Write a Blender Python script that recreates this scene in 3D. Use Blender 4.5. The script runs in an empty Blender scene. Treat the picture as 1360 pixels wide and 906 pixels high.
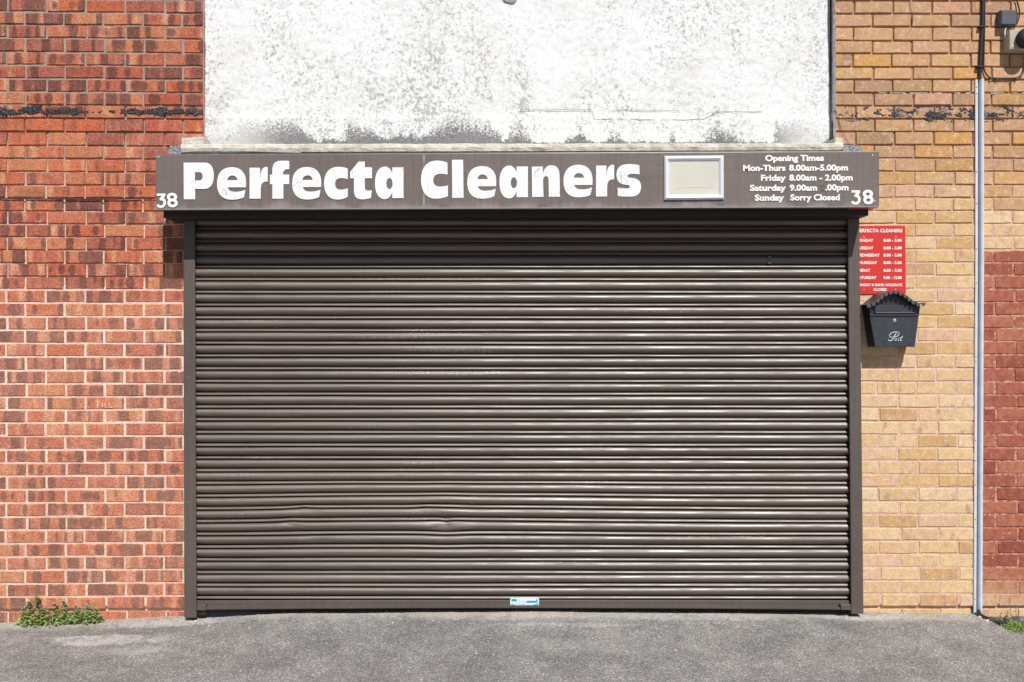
import bpy, math, random
from mathutils import Vector, noise as mn
random.seed(7)
R = random.random
U = random.uniform
scene = bpy.context.scene
C = scene.collection

# ---------------------------------------------------------------- camera, sky, sun, exposure
D = 4.6            # metres from the lens to the wall face (the plane y = 0)
EYE = 1.58
K = 232.0          # photo pixels per metre on the wall face
cam = bpy.data.cameras.new("camera")
cam.sensor_width = 36.0
cam.lens = 36.0 * K * D / 1360.0
cam.clip_end = 500
camo = bpy.data.objects.new("camera", cam)
C.objects.link(camo)
camo.location = (0, -D, EYE)
camo.rotation_euler = (math.pi / 2, 0, 0)
scene.camera = camo

SUN = Vector((-0.30, 1.0, -1.22))          # the way the light travels
elev = math.atan2(1.22, math.hypot(0.30, 1.0))
azim = math.atan2(0.30, -1.0)              # towards the sun: +x, -y
world = bpy.data.worlds.new("World")
scene.world = world
world.use_nodes = True
wn = world.node_tree
wn.nodes.clear()
sky = wn.nodes.new('ShaderNodeTexSky')
sky.sky_type = 'NISHITA'
sky.sun_disc = False
sky.sun_elevation = elev
sky.sun_rotation = azim
bg = wn.nodes.new('ShaderNodeBackground')
bg.inputs[1].default_value = 0.05
wo = wn.nodes.new('ShaderNodeOutputWorld')
wn.links.new(sky.outputs[0], bg.inputs[0])
wn.links.new(bg.outputs[0], wo.inputs[0])
sl = bpy.data.lights.new("sun", 'SUN')
sl.energy = 5.0
sl.angle = math.radians(0.5)
sl.color = (1.0, 0.965, 0.92)
so = bpy.data.objects.new("sun", sl)
C.objects.link(so)
so.rotation_euler = SUN.to_track_quat('-Z', 'Y').to_euler()
so.location = (2, -6, 8)
scene.view_settings.view_transform = 'Standard'
scene.view_settings.look = 'None'
scene.view_settings.exposure = 0.10
scene.view_settings.gamma = 1

# ---------------------------------------------------------------- geometry helpers
def P(px, py, p=0.0):
    """point seen at photo pixel (px, py) that stands p metres in front of the wall face"""
    f = (1 - p / D) / K
    return Vector(((px - 680) * f, -p, EYE + (453 - py) * f))

def WX(px): return (px - 680) / K
def WZ(py): return EYE + (453 - py) / K

def thing(name, label, cat, loc=(0, 0, 0), group=None):
    o = bpy.data.objects.new(name, None)
    o.empty_display_size = 0.1
    C.objects.link(o)
    o.location = loc
    o['label'] = label
    o['category'] = cat
    if group: o['group'] = group
    return o

def wloc(o):
    v = Vector(o.location)
    while o.parent:
        o = o.parent
        v += Vector(o.location)
    return v

def link(name, me, mat=None, parent=None, loc=(0, 0, 0), smooth=False):
    o = bpy.data.objects.new(name, me)
    C.objects.link(o)
    if mat is not None and not me.materials: me.materials.append(mat)
    if smooth:
        me.polygons.foreach_set('use_smooth', [True] * len(me.polygons))
    if parent is not None:
        o.parent = parent
        o.location = Vector(loc) - wloc(parent)
    else:
        o.location = loc
    return o

def mesh(name, v, f):
    me = bpy.data.meshes.new(name)
    me.from_pydata([tuple(a) for a in v], [], f)
    me.update()
    return me

def obj(name, v, f, mat, parent=None, smooth=False, recalc=True):
    me = mesh(name, v, f)
    if recalc: fixn(me)
    return link(name, me, mat, parent, smooth=smooth)

def fixn(me):
    import bmesh
    bm = bmesh.new()
    bm.from_mesh(me)
    bmesh.ops.recalc_face_normals(bm, faces=bm.faces)
    bm.to_mesh(me)
    bm.free()

def tag(o, label, cat, group=None):
    o['label'] = label
    o['category'] = cat
    if group: o['group'] = group
    return o

class MB:
    def __init__(s): s.v = []; s.f = []
    def add(s, v, f):
        n = len(s.v)
        s.v += [Vector(a) for a in v]
        s.f += [[i + n for i in q] for q in f]
    def slab(s, quad, p0, p1, bev=0.0):
        """prism from a quad of pixel corners given at depth p1 (front), back to depth p0"""
        front = [P(x, y, p1) for x, y in quad]
        back = [Vector((a.x, -p0, a.z)) for a in front]
        if bev > 0:
            c = sum(front, Vector()) / 4
            fr = []
            for a in front:
                d = a - c
                fr.append(Vector((a.x - math.copysign(bev, d.x), a.y, a.z - math.copysign(bev, d.z))))
            mid = [Vector((a.x, a.y + bev, a.z)) for a in front]
            v = fr + mid + back
            f = [[0, 1, 2, 3]]
            for i in range(4):
                j = (i + 1) % 4
                f += [[i, j, 4 + j, 4 + i], [4 + i, 4 + j, 8 + j, 8 + i]]
            f.append([11, 10, 9, 8])
        else:
            v = front + back
            f = [[0, 1, 2, 3], [7, 6, 5, 4]] + [[i, (i + 1) % 4, 4 + (i + 1) % 4, 4 + i] for i in range(4)]
        s.add(v, f)
    def box(s, a, b):
        x0, y0, z0 = a; x1, y1, z1 = b
        v = [(x0,y0,z0),(x1,y0,z0),(x1,y1,z0),(x0,y1,z0),(x0,y0,z1),(x1,y0,z1),(x1,y1,z1),(x0,y1,z1)]
        s.add(v, [[0,3,2,1],[4,5,6,7],[0,1,5,4],[1,2,6,5],[2,3,7,6],[3,0,4,7]])
    def tube(s, pts, r, n=8, smooth=4):
        pts = [Vector(p) for p in pts]
        if smooth > 1 and len(pts) > 2:
            q = []
            ext = [2 * pts[0] - pts[1]] + pts + [2 * pts[-1] - pts[-2]]
            for i in range(1, len(ext) - 2):
                a, b, c, d = ext[i - 1:i + 3]
                for k in range(smooth):
                    t = k / smooth
                    q.append(0.5 * ((2 * b) + (c - a) * t + (2 * a - 5 * b + 4 * c - d) * t * t + (3 * b - a - 3 * c + d) * t ** 3))
            q.append(pts[-1])
            pts = q
        v = []
        up = Vector((0, 1, 0.01)).normalized()
        for i, p in enumerate(pts):
            t = (pts[min(i + 1, len(pts) - 1)] - pts[max(i - 1, 0)]).normalized()
            u = up if abs(t.dot(up)) < 0.95 else Vector((1, 0, 0))
            a = t.cross(u).normalized(); b = t.cross(a)
            rr = r[i * (len(r) - 1) // max(1, len(pts) - 1)] if isinstance(r, (list, tuple)) else r
            for k in range(n):
                an = 2 * math.pi * k / n
                v.append(p + a * rr * math.cos(an) + b * rr * math.sin(an))
        f = [[i * n + k, i * n + (k + 1) % n, (i + 1) * n + (k + 1) % n, (i + 1) * n + k] for i in range(len(pts) - 1) for k in range(n)]
        f.append(list(range(n))[::-1]); f.append([len(v) - n + k for k in range(n)])
        s.add(v, f)
    def disc(s, c, r, d, n=12, dome=0.4):
        """small round head on a vertical face, centre c, sticking d out towards -y"""
        v = [Vector((c[0] + r * math.cos(a), c[1], c[2] + r * math.sin(a))) for a in [2 * math.pi * i / n for i in range(n)]]
        v += [Vector((c[0] + r * .75 * math.cos(a), c[1] - d, c[2] + r * .75 * math.sin(a))) for a in [2 * math.pi * i / n for i in range(n)]]
        v.append(Vector((c[0], c[1] - d * (1 + dome), c[2])))
        f = [[i, (i + 1) % n, n + (i + 1) % n, n + i] for i in range(n)] + [[n + i, n + (i + 1) % n, 2 * n] for i in range(n)]
        s.add(v, f)
    def build(s, name, mat, parent=None, smooth=False):
        return obj(name, s.v, s.f, mat, parent, smooth)

# ---------------------------------------------------------------- material helpers
class NT:
    def __init__(s, name, rough=0.85, spec=0.3, metal=0.0):
        s.m = bpy.data.materials.new(name)
        s.m.use_nodes = True
        s.t = s.m.node_tree
        s.b = s.t.nodes['Principled BSDF']
        s.b.inputs['Roughness'].default_value = rough
        s.b.inputs['Specular IOR Level'].default_value = spec
        s.b.inputs['Metallic'].default_value = metal
        s.o = s.t.nodes['Material Output']
    def n(s, typ, **kw):
        x = s.t.nodes.new('ShaderNode' + typ)
        for k, v in kw.items(): setattr(x, k, v)
        return x
    def put(s, sock, v):
        if v is None: return
        if isinstance(v, bpy.types.NodeSocket): s.t.links.new(v, sock)
        elif isinstance(v, (tuple, list)) and len(v) == 3 and sock.type == 'RGBA': sock.default_value = (*v, 1)
        else: sock.default_value = v
    def math(s, op, a, b=None, c=None, clamp=False):
        x = s.n('Math', operation=op, use_clamp=clamp)
        s.put(x.inputs[0], a); s.put(x.inputs[1], b)
        if c is not None: s.put(x.inputs[2], c)
        return x.outputs[0]
    def vmath(s, op, a, b=None):
        x = s.n('VectorMath', operation=op)
        s.put(x.inputs[0], a); s.put(x.inputs[1], b)
        return x.outputs[0]
    def sep(s, v):
        x = s.n('SeparateXYZ'); s.put(x.inputs[0], v); return x.outputs
    def comb(s, a, b, c):
        x = s.n('CombineXYZ')
        for i, q in enumerate((a, b, c)): s.put(x.inputs[i], q)
        return x.outputs[0]
    def objc(s): return s.n('TexCoord').outputs['Object']
    def pos(s): return s.n('NewGeometry').outputs['Position']
    def noise(s, v, scale, detail=3, rough=0.55, dist=0.0, dims='3D'):
        x = s.n('TexNoise', noise_dimensions=dims)
        if dims == '1D': s.put(x.inputs['W'], v)
        else: s.put(x.inputs['Vector'], v)
        x.inputs['Scale'].default_value = scale
        x.inputs['Detail'].default_value = detail
        x.inputs['Roughness'].default_value = rough
        x.inputs['Distortion'].default_value = dist
        return x.outputs[0]
    def voro(s, v, scale, feature='F1', rand=1.0):
        x = s.n('TexVoronoi', feature=feature)
        s.put(x.inputs['Vector'], v)
        x.inputs['Scale'].default_value = scale
        x.inputs['Randomness'].default_value = rand
        return x.outputs
    def step(s, v, a, b, lo=0.0, hi=1.0):
        x = s.n('MapRange', interpolation_type='SMOOTHSTEP')
        s.put(x.inputs[0], v); s.put(x.inputs[1], a); s.put(x.inputs[2], b)
        x.inputs[3].default_value = lo; x.inputs[4].default_value = hi
        return x.outputs[0]
    def ramp(s, v, stops, const=False):
        x = s.n('ValToRGB')
        cr = x.color_ramp
        if const: cr.interpolation = 'CONSTANT'
        while len(cr.elements) < len(stops): cr.elements.new(1)
        for e, (p, c) in zip(cr.elements, stops):
            e.position = p; e.color = (*c, 1)
        s.put(x.inputs[0], v)
        return x.outputs[0]
    def mix(s, fac, a, b, mode='MIX'):
        x = s.n('Mix', data_type='RGBA', blend_type=mode)
        s.put(x.inputs[0], fac); s.put(x.inputs[6], a); s.put(x.inputs[7], b)
        return x.outputs[2]
    def scalec(s, c, f):
        x = s.n('VectorMath', operation='SCALE'); s.put(x.inputs[0], c); s.put(x.inputs[3], f)
        return x.outputs[0]
    def bump(s, h, strength=0.5, dist=0.002):
        x = s.n('Bump'); x.inputs['Strength'].default_value = strength; x.inputs['Distance'].default_value = dist
        s.put(x.inputs['Height'], h); s.put(s.b.inputs['Normal'], x.outputs[0])
    def col(s, c): s.put(s.b.inputs['Base Color'], c); return s
    def rough(s, c): s.put(s.b.inputs['Roughness'], c); return s
    def rnd(s):
        """a random number per brick: the object's own, or the face's in the joined far bricks"""
        a = s.n('Attribute', attribute_type='GEOMETRY', attribute_name='rnd').outputs['Fac']
        return s.math('FRACT', s.math('ADD', s.n('ObjectInfo').outputs['Random'], a))

def srgb(r, g, b):
    f = lambda c: ((c / 255 + 0.055) / 1.055) ** 2.4 if c > 10 else c / 255 / 12.92
    return (f(r), f(g), f(b))

def plain(name, c, rough=0.6, spec=0.4, metal=0.0, var=0.12, scale=40):
    m = NT(name, rough, spec, metal)
    n = m.noise(m.objc(), scale, 4)
    m.col(m.scalec(c, m.step(n, 0.3, 0.7, 1 - var, 1 + var)))
    m.bump(m.noise(m.objc(), scale * 4, 3), 0.15, 0.001)
    return m.m

# red multi-coloured bricks with kiln marks
def red_brick_mat():
    m = NT('red_brick', 0.9, 0.2)
    r = m.rnd()
    oc = m.objc()
    x, y, z = m.sep(oc)
    r2 = m.math('FRACT', m.math('MULTIPLY', r, 17.31))
    r3 = m.math('FRACT', m.math('MULTIPLY', r, 41.77))
    r4 = m.math('FRACT', m.math('MULTIPLY', r, 73.13))
    v = m.vmath('ADD', oc, m.comb(m.math('MULTIPLY', r, 91.0), 0.0, m.math('MULTIPLY', r2, 57.0)))
    base = m.ramp(r2, [(0, (.48, .120, .058)), (.18, (.52, .155, .075)), (.34, (.43, .110, .068)), (.5, (.49, .165, .100)),
                       (.66, (.54, .215, .105)), (.8, (.46, .145, .092)), (.92, (.36, .110, .072)), (1, (.41, .145, .100))])
    # light streaks between the marks
    lx = m.noise(m.comb(m.math('ADD', m.math('MULTIPLY', x, 12), m.math('MULTIPLY', r, 300)), 0.0, m.math('MULTIPLY', z, 2)), 1.0, 1)
    light = m.math('MULTIPLY', m.step(lx, .48, .64), m.step(r3, .35, .5))
    base = m.mix(light, base, m.mix(r4, (.60, .29, .15), (.60, .29, .21)))
    # dark squarish kiln marks spaced along the stretcher
    n1 = m.noise(v, 45, 3)
    nf = m.noise(v, 95, 3, .7)
    bx = m.noise(m.comb(m.math('ADD', m.math('MULTIPLY', x, 19), m.math('MULTIPLY', r3, 211)), m.math('MULTIPLY', r, 9), m.math('MULTIPLY', z, 1.2)), 1.0, 0)
    thr = m.step(r4, 0.0, 1.0, .62, .44)
    sh_ = m.math('MULTIPLY', m.math('POWER', m.math('DIVIDE', m.math('ABSOLUTE', z), .0325), 3.0), m.step(r2, .3, .7, .15, .0))
    lvl = m.math('SUBTRACT', m.math('SUBTRACT', bx, thr), sh_)
    lvl = m.math('ADD', lvl, m.math('MULTIPLY', m.math('SUBTRACT', nf, .5), .24))
    mark = m.math('MULTIPLY', m.step(lvl, -.03, .05), m.step(r3, .03, .10, .3, .84))
    # the band under the bitumen course is plainer red
    zz = m.sep(m.pos())[2]
    band = m.math('MULTIPLY', m.step(zz, WZ(255), WZ(200)), m.step(zz, WZ(157), WZ(150), 1, 0))
    mark = m.math('MULTIPLY', mark, m.math('SUBTRACT', 1.0, m.math('MULTIPLY', band, .65)))
    dark = m.mix(r3, (.115, .046, .040), (.185, .078, .062))
    c = m.mix(mark, base, dark)
    low = m.step(zz, WZ(420), WZ(350), 1, 0)
    c = m.mix(m.math('MULTIPLY', low, .16), c, (.72, .42, .30))
    # grain: dragwire texture, pale and dark flecks
    f = m.noise(m.vmath('MULTIPLY', v, (1.0, 1.0, 1.3)), 82, 4, .8)
    c = m.scalec(c, m.step(f, .32, .68, .58, 1.42))
    fl = m.step(m.noise(v, 78, 3, .75), .57, .64)
    c = m.mix(m.math('MULTIPLY', fl, m.math('SUBTRACT', .5, m.math('MULTIPLY', mark, .32))), c, (.62, .36, .23))
    big = m.noise(v, 22, 3)
    c = m.scalec(c, m.step(big, .3, .7, .86, 1.12))
    c = m.scalec(c, m.step(zz, WZ(160), WZ(150), .93, .86))
    m.col(c)
    m.bump(m.math('ADD', f, m.math('MULTIPLY', n1, .6)), .9, .0030)
    return m.m

def paint_mask(m):
    """where the old red paint is: a patch right of the grey cable cover"""
    x, y, z = m.sep(m.pos())
    wob = m.noise(m.pos(), 14, 4)
    w = m.math('MULTIPLY', m.math('SUBTRACT', wob, .5), .05)
    a = m.step(m.math('ADD', x, w), WX(1301), WX(1303))
    t = m.step(m.math('ADD', z, m.math('MULTIPLY', w, .7)), WZ(335), WZ(331), 1, 0)
    bt = m.step(m.math('ADD', z, m.math('MULTIPLY', w, 4)), WZ(822), WZ(752))
    main = m.math('MULTIPLY', m.math('MULTIPLY', a, t), bt)
    # a drip along the left side of the cable cover
    dx = m.step(m.math('ADD', x, m.math('MULTIPLY', w, .5)), WX(1290.5), WX(1292))
    dz = m.math('MULTIPLY', m.step(z, WZ(668), WZ(660)), m.step(z, WZ(552), WZ(545), 1, 0))
    gap = m.step(m.noise(m.math('MULTIPLY', z, 1.0), 9, 1, dims='1D'), .45, .5)
    drip = m.math('MULTIPLY', m.math('MULTIPLY', dx, dz), gap)
    drip = m.math('MULTIPLY', drip, m.step(x, WX(1300), WX(1301), 1, 0))
    return main, drip

def buff_brick_mat():
    m = NT('buff_brick', 0.9, 0.2)
    r = m.rnd()
    oc = m.objc()
    x, y, z = m.sep(oc)
    r2 = m.math('FRACT', m.math('MULTIPLY', r, 19.7))
    r3 = m.math('FRACT', m.math('MULTIPLY', r, 53.3))
    v = m.vmath('ADD', oc, m.comb(m.math('MULTIPLY', r, 77.0), 0.0, m.math('MULTIPLY', r2, 33.0)))
    zz = m.sep(m.pos())[2]
    lo = m.ramp(r2, [(0, (.58, .40, .215)), (.18, (.66, .48, .28)), (.34, (.56, .37, .20)), (.52, (.68, .51, .32)),
                     (.66, (.60, .39, .26)), (.78, (.62, .43, .22)), (.90, (.53, .33, .14)), (1, (.50, .31, .18))])
    hi = m.ramp(r2, [(0, (.46, .275, .155)), (.2, (.52, .32, .165)), (.4, (.38, .23, .14)), (.55, (.54, .33, .175)),
                     (.72, (.50, .285, .19)), (.86, (.55, .30, .10)), (1, (.34, .215, .135))])
    c = m.mix(m.step(zz, WZ(300), WZ(200)), lo, hi)
    n0 = m.noise(m.vmath('MULTIPLY', v, (1.0, 1.0, .45)), 16, 2)
    c = m.mix(m.math('MULTIPLY', m.math('MULTIPLY', m.step(n0, .57, .66), m.step(r3, .45, .6)), .7), c, (.44, .235, .17))
    c = m.mix(m.math('MULTIPLY', m.math('MULTIPLY', m.step(n0, .36, .42, 1, 0), m.step(r3, .2, .3, 1, 0)), .45), c, (.64, .35, .09))
    n2 = m.noise(v, 30, 4, .65)
    c = m.mix(m.math('MULTIPLY', m.step(n2, .52, .66), .5), c, (.66, .50, .39))
    c = m.mix(m.math('MULTIPLY', m.step(n2, .46, .34), m.math('MULTIPLY', r3, .7)), c, (.58, .36, .17))
    f = m.noise(v, 90, 4, .75)
    c = m.scalec(c, m.step(f, .33, .68, .84, 1.15))
    c = m.scalec(c, m.step(m.noise(v, 25, 3), .3, .7, .90, 1.08))
    pits = m.step(m.noise(v, 70, 1), .72, .76)
    c = m.mix(m.math('MULTIPLY', pits, .5), c, (.30, .16, .08))
    main, drip = paint_mask(m)
    pn = m.noise(m.pos(), 26, 4)
    paint = m.ramp(m.math('ADD', m.math('MULTIPLY', pn, .7), m.math('MULTIPLY', r3, .3)),
                   [(.25, (.19, .055, .040)), (.45, (.30, .090, .058)), (.62, (.37, .135, .085)), (.85, (.45, .21, .13))])
    wear = m.step(m.noise(m.pos(), 55, 5, .7), .60, .66, 1, .35)
    c = m.mix(m.math('MULTIPLY', main, wear), c, m.scalec(paint, m.step(f, .3, .7, .85, 1.15)))
    c = m.mix(m.math('MULTIPLY', drip, .85), c, (.58, .17, .09))
    m.col(c)
    m.bump(m.math('ADD', f, m.noise(v, 40, 3)), .7, .0022)
    return m.m

def mortar_mat(which):
    m = NT(which + '_mortar', 0.95, 0.1)
    p = m.pos()
    z = m.sep(p)[2]
    if which == 'red':
        c = m.ramp(m.step(z, WZ(820), WZ(0)), [(0, (.70, .51, .40)), (.45, (.80, .61, .52)), (.57, (.72, .48, .38)), (.79, (.62, .42, .32)),
                                                (.832, (.42, .27, .20)), (.838, (.36, .27, .225)), (1, (.36, .275, .23))])
    else:
        c = m.ramp(m.step(z, WZ(820), WZ(0)), [(0, (.62, .42, .33)), (.5, (.66, .46, .37)), (.75, (.58, .37, .27)), (.84, (.46, .26, .18)), (1, (.46, .25, .16))])
    n = m.noise(p, 90, 5, .65)
    c = m.scalec(c, m.step(n, .3, .7, .78, 1.15))
    c = m.scalec(c, m.step(m.noise(p, 6, 3), .3, .7, .88, 1.08))
    if which == 'buff':
        main, drip = paint_mask(m)
        wear = m.step(m.noise(p, 30, 5, .7), .44, .56)
        c = m.mix(m.math('MULTIPLY', main, m.math('SUBTRACT', 1.0, m.math('MULTIPLY', wear, .6))), c, (.34, .105, .075))
        c = m.mix(m.math('MULTIPLY', drip, .8), c, (.58, .17, .09))
    m.col(c)
    m.bump(n, .8, .004)
    return m.m

def render_mat():
    m = NT('white_render', 0.9, 0.2)
    p = m.pos()
    x, y, z = m.sep(p)
    c = (.75, .757, .775)
    base = m.mix(m.step(m.noise(p, 2.2, 4), .35, .7), c, (.70, .703, .71))
    st = m.vmath('MULTIPLY', p, (1.0, 1.0, .62))
    cl = m.noise(st, 2.4, 6, .72, .3)
    cl2 = m.noise(st, 11.0, 4, .7)
    clus = m.math('MULTIPLY', m.step(cl, .42, .62), m.step(cl2, .40, .62))
    low = m.step(z, WZ(40), WZ(140), 0.0, .05)
    a = m.noise(p, 34, 5, .62, .35)
    line = m.step(m.math('ABSOLUTE', m.math('SUBTRACT', a, .5)), .004, .026, 1, 0)
    brk = m.step(m.noise(p, 48, 2), .47, .55)
    curl = m.math('MULTIPLY', m.math('MULTIPLY', line, brk), m.step(cl, .36, .56, .18, 1))
    fl = m.step(m.math('ADD', m.noise(p, 52, 5, .72), m.math('ADD', low, m.math('MULTIPLY', clus, .07))), .614, .640)
    fl = m.math('MULTIPLY', fl, m.step(clus, 0, .35, .25, 1))
    fines = m.math('MULTIPLY', m.step(m.noise(p, 95, 4, .7), .62, .68), m.step(cl2, .4, .6, .25, .9))
    base = m.mix(m.math('MULTIPLY', fl, .70), base, m.mix(m.noise(p, 80, 3), (.22, .21, .19), (.44, .42, .39)))
    base = m.mix(m.math('MULTIPLY', curl, .75), base, (.34, .325, .30))
    base = m.mix(m.math('MULTIPLY', fines, .6), base, (.36, .35, .34))
    run = m.noise(m.vmath('MULTIPLY', p, (26.0, 1.0, 1.1)), 1.0, 4, .6)
    base = m.mix(m.math('MULTIPLY', m.math('MULTIPLY', m.step(run, .58, .70), m.step(cl, .45, .6)), .22), base, (.40, .39, .37))
    # mould growing up from the foot of the render
    blot = m.noise(m.vmath('MULTIPLY', p, (1.0, 1.0, .5)), 3.4, 4, .6)
    ht = m.step(blot, .38, .62, .02, .20)
    up = m.math('SUBTRACT', 1.0, m.math('DIVIDE', m.math('SUBTRACT', z, WZ(190)), ht), clamp=True)
    ends = m.math('MULTIPLY', m.step(x, WX(285), WX(400)), m.step(x, WX(1085), WX(1010)))
    spk = m.noise(p, 75, 5, .75)
    mould = m.math('MULTIPLY', m.step(m.math('ADD', spk, m.math('MULTIPLY', up, .36)), .58, .74), m.step(up, 0.0, .25))
    mould = m.math('MULTIPLY', mould, m.math('ADD', .25, m.math('MULTIPLY', ends, .65)))
    base = m.mix(mould, base, (.12, .12, .13))
    haze = m.math('MULTIPLY', m.math('MULTIPLY', up, ends), .13)
    base = m.mix(haze, base, (.36, .36, .37))
    m.col(base)
    h = m.math('SUBTRACT', m.math('MULTIPLY', m.noise(p, 40, 5, .65), .6), m.math('MULTIPLY', m.math('MAXIMUM', fl, curl), .6))
    m.bump(h, .6, .005)
    return m.m

def asphalt_mat():
    m = NT('asphalt', 0.92, 0.25)
    p = m.pos()
    x, y, z = m.sep(p)
    vo = m.voro(p, 215)
    cell = m.sep(vo[1])[0]
    cell2 = m.sep(m.voro(p, 110)[1])[1]
    g = m.ramp(cell, [(0, (.12, .118, .115)), (.25, (.18, .176, .170)), (.7, (.25, .243, .235)), (.93, (.35, .34, .325)), (1, (.56, .54, .52))])
    g = m.scalec(g, m.step(m.noise(p, 320, 2), .3, .7, .78, 1.2))
    g = m.mix(m.math('MULTIPLY', m.step(cell2, .93, .95), .5), g, (.42, .40, .38))
    g = m.scalec(g, m.step(m.noise(p, 2.6, 5, .65), .3, .7, .78, 1.18))
    g = m.scalec(g, m.step(m.noise(p, 12, 3, .6), .3, .7, .92, 1.08))
    w = m.noise(p, 9, 5, .65)
    # pale cement dust along the foot of the walls
    rim = m.step(m.math('ADD', y, m.math('MULTIPLY', m.math('SUBTRACT', w, .5), .30)), -.16, -.03)
    spk = m.math('MULTIPLY', m.step(m.noise(p, 120, 3, .75), .38, .60, .25, .95), m.step(m.noise(p, 14, 4, .7), .35, .55, .45, 1.0))
    g = m.mix(m.math('MULTIPLY', m.math('MULTIPLY', rim, spk), .8), g, (.55, .51, .45))
    def patch(cx, cy, rx, ry, amt, gg):
        d = m.math('ADD', m.math('POWER', m.math('ABSOLUTE', m.math('DIVIDE', m.math('SUBTRACT', x, cx), rx)), 2.0),
                   m.math('POWER', m.math('ABSOLUTE', m.math('DIVIDE', m.math('SUBTRACT', y, cy), ry)), 2.0))
        d = m.math('ADD', d, m.math('MULTIPLY', m.math('SUBTRACT', w, .5), 3.6))
        k = m.step(d, .3, 1.15, amt, 0)
        return m.mix(m.math('MULTIPLY', k, spk), gg, (.56, .54, .515))
    g = patch(-2.16, -.33, .36, .085, 1.0, g)
    g = patch(-1.93, -.50, .22, .06, .5, g)
    g = patch(-1.92, -.09, .30, .07, .95, g)
    g = patch(.0, -.09, .55, .07, .7, g)
    g = patch(.35, -.22, .5, .03, .4, g)
    g = patch(1.05, -.10, .5, .06, .6, g)
    g = patch(1.95, -.07, .25, .05, .9, g)
    g = patch(.45, -.5, .8, .10, .12, g)
    # faint rusty tint under the middle of the shutter
    rt = m.math('MULTIPLY', m.step(m.math('ABSOLUTE', m.math('SUBTRACT', x, -.02)), .15, .6, 1, 0), m.step(y, -.2, -.02))
    g = m.mix(m.math('MULTIPLY', rt, .35), g, (.42, .26, .19))
    # hairline cracks
    cr = m.voro(m.vmath('ADD', p, m.comb(m.math('MULTIPLY', w, .25), m.math('MULTIPLY', w, .2), 0.0)), 1.3, 'DISTANCE_TO_EDGE')[0]
    crk = m.math('MULTIPLY', m.step(cr, .0, .006, 1, 0), m.step(m.noise(p, 1.3, 2), .52, .6))
    g = m.scalec(g, m.math('SUBTRACT', 1.0, m.math('MULTIPLY', crk, .35)))
    m.col(g)
    m.bump(m.math('ADD', m.math('SUBTRACT', 1.0, vo[0]), m.noise(p, 160, 3)), .8, .003)
    return m.m

def gravel_mat():
    m = NT('dark_gravel', 0.95, 0.2)
    p = m.pos()
    vo = m.voro(p, 85)
    g = m.ramp(m.sep(vo[1])[0], [(0, (.05, .05, .055)), (.6, (.11, .11, .12)), (.9, (.22, .21, .21)), (1, (.38, .37, .36))])
    m.col(m.scalec(g, m.step(m.noise(p, 9, 4), .3, .7, .75, 1.2)))
    m.bump(m.math('SUBTRACT', 1.0, vo[0]), 1, .01)
    return m.m

def brown_mat(name, c, rough, streak='z', scuff=0.0, dust=0.0, spec=0.5):
    m = NT(name, rough, spec)
    p = m.pos()
    k = (60.0, 1.0, 1.6) if streak == 'z' else (1.2, 1.0, 30.0)
    n = m.noise(m.vmath('MULTIPLY', p, k), 1.0, 4, .6)
    col = m.scalec(c, m.step(n, .3, .7, .92, 1.07))
    col = m.scalec(col, m.step(m.noise(p, 3, 3), .3, .7, .93, 1.06))
    if dust:
        z = m.sep(p)[2]
        dn = m.noise(m.vmath('MULTIPLY', p, (9.0, 1.0, 4.0)), 1.0, 5, .6)
        d = m.math('MULTIPLY', m.step(m.math('SUBTRACT', z, m.math('MULTIPLY', dn, .16)), 2.255, 2.19), dust)
        col = m.mix(d, col, (.36, .335, .335))
    sp = m.step(m.noise(p, 130, 1), .755, .77)
    col = m.mix(m.math('MULTIPLY', sp, .7), col, (.42, .38, .34))
    if scuff:
        row = m.noise(m.vmath('MULTIPLY', p, (1.1, 0.0, 26.0)), 1.0, 2, .5)
        fine = m.noise(m.vmath('MULTIPLY', p, (60.0, 1.0, 190.0)), 1.0, 4, .8)
        s = m.math('MULTIPLY', m.step(row, .60, .70), m.step(fine, .50, .60))
        col = m.mix(m.math('MULTIPLY', s, scuff), col, (.50, .46, .42))
        rv = m.n('ObjectInfo').outputs['Random']
        col = m.scalec(col, m.step(rv, 0.0, 1.0, .72, 1.30))
        col = m.mix(m.math('MULTIPLY', m.step(m.math('FRACT', m.math('MULTIPLY', rv, 13.7)), .42, .5), .45), col, (.084, .063, .042))
        rn = m.noise(m.vmath('MULTIPLY', p, (5.0, 1.0, 40.0)), 1.0, 4)
        m.rough(m.step(rn, .3, .7, rough - .07, rough + .12))
    m.col(col)
    m.bump(m.noise(m.vmath('MULTIPLY', p, (3.0, 1.0, 8.0)), 1.6, 2), .25, .01)
    return m.m

def vinyl_mat():
    m = NT('white_vinyl', 0.45, 0.4)
    p = m.pos()
    w = m.noise(p, 7, 3)
    v = m.vmath('MULTIPLY', p, (5.0, 1.0, 17.0))
    v = m.vmath('ADD', v, m.comb(0.0, 0.0, m.math('MULTIPLY', w, 7.0)))
    d = m.voro(v, 1.0, 'DISTANCE_TO_EDGE')[0]
    crack = m.math('MULTIPLY', m.step(d, .0, .02, 1, 0), m.step(m.noise(p, 13, 3), .46, .52))
    c = m.mix(m.step(m.noise(p, 9, 3), .3, .7), (.80, .81, .83), (.74, .76, .79))
    c = m.mix(m.math('MULTIPLY', crack, .8), c, (.36, .37, .40))
    c = m.mix(m.math('MULTIPLY', m.step(m.noise(m.vmath('MULTIPLY', p, (30.0, 1.0, 6.0)), 1.0, 4, .7), .52, .70), .30), c, (.50, .48, .46))
    m.col(c)
    m.bump(m.math('ADD', w, m.math('MULTIPLY', crack, -.3)), .3, .006)
    return m.m

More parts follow.
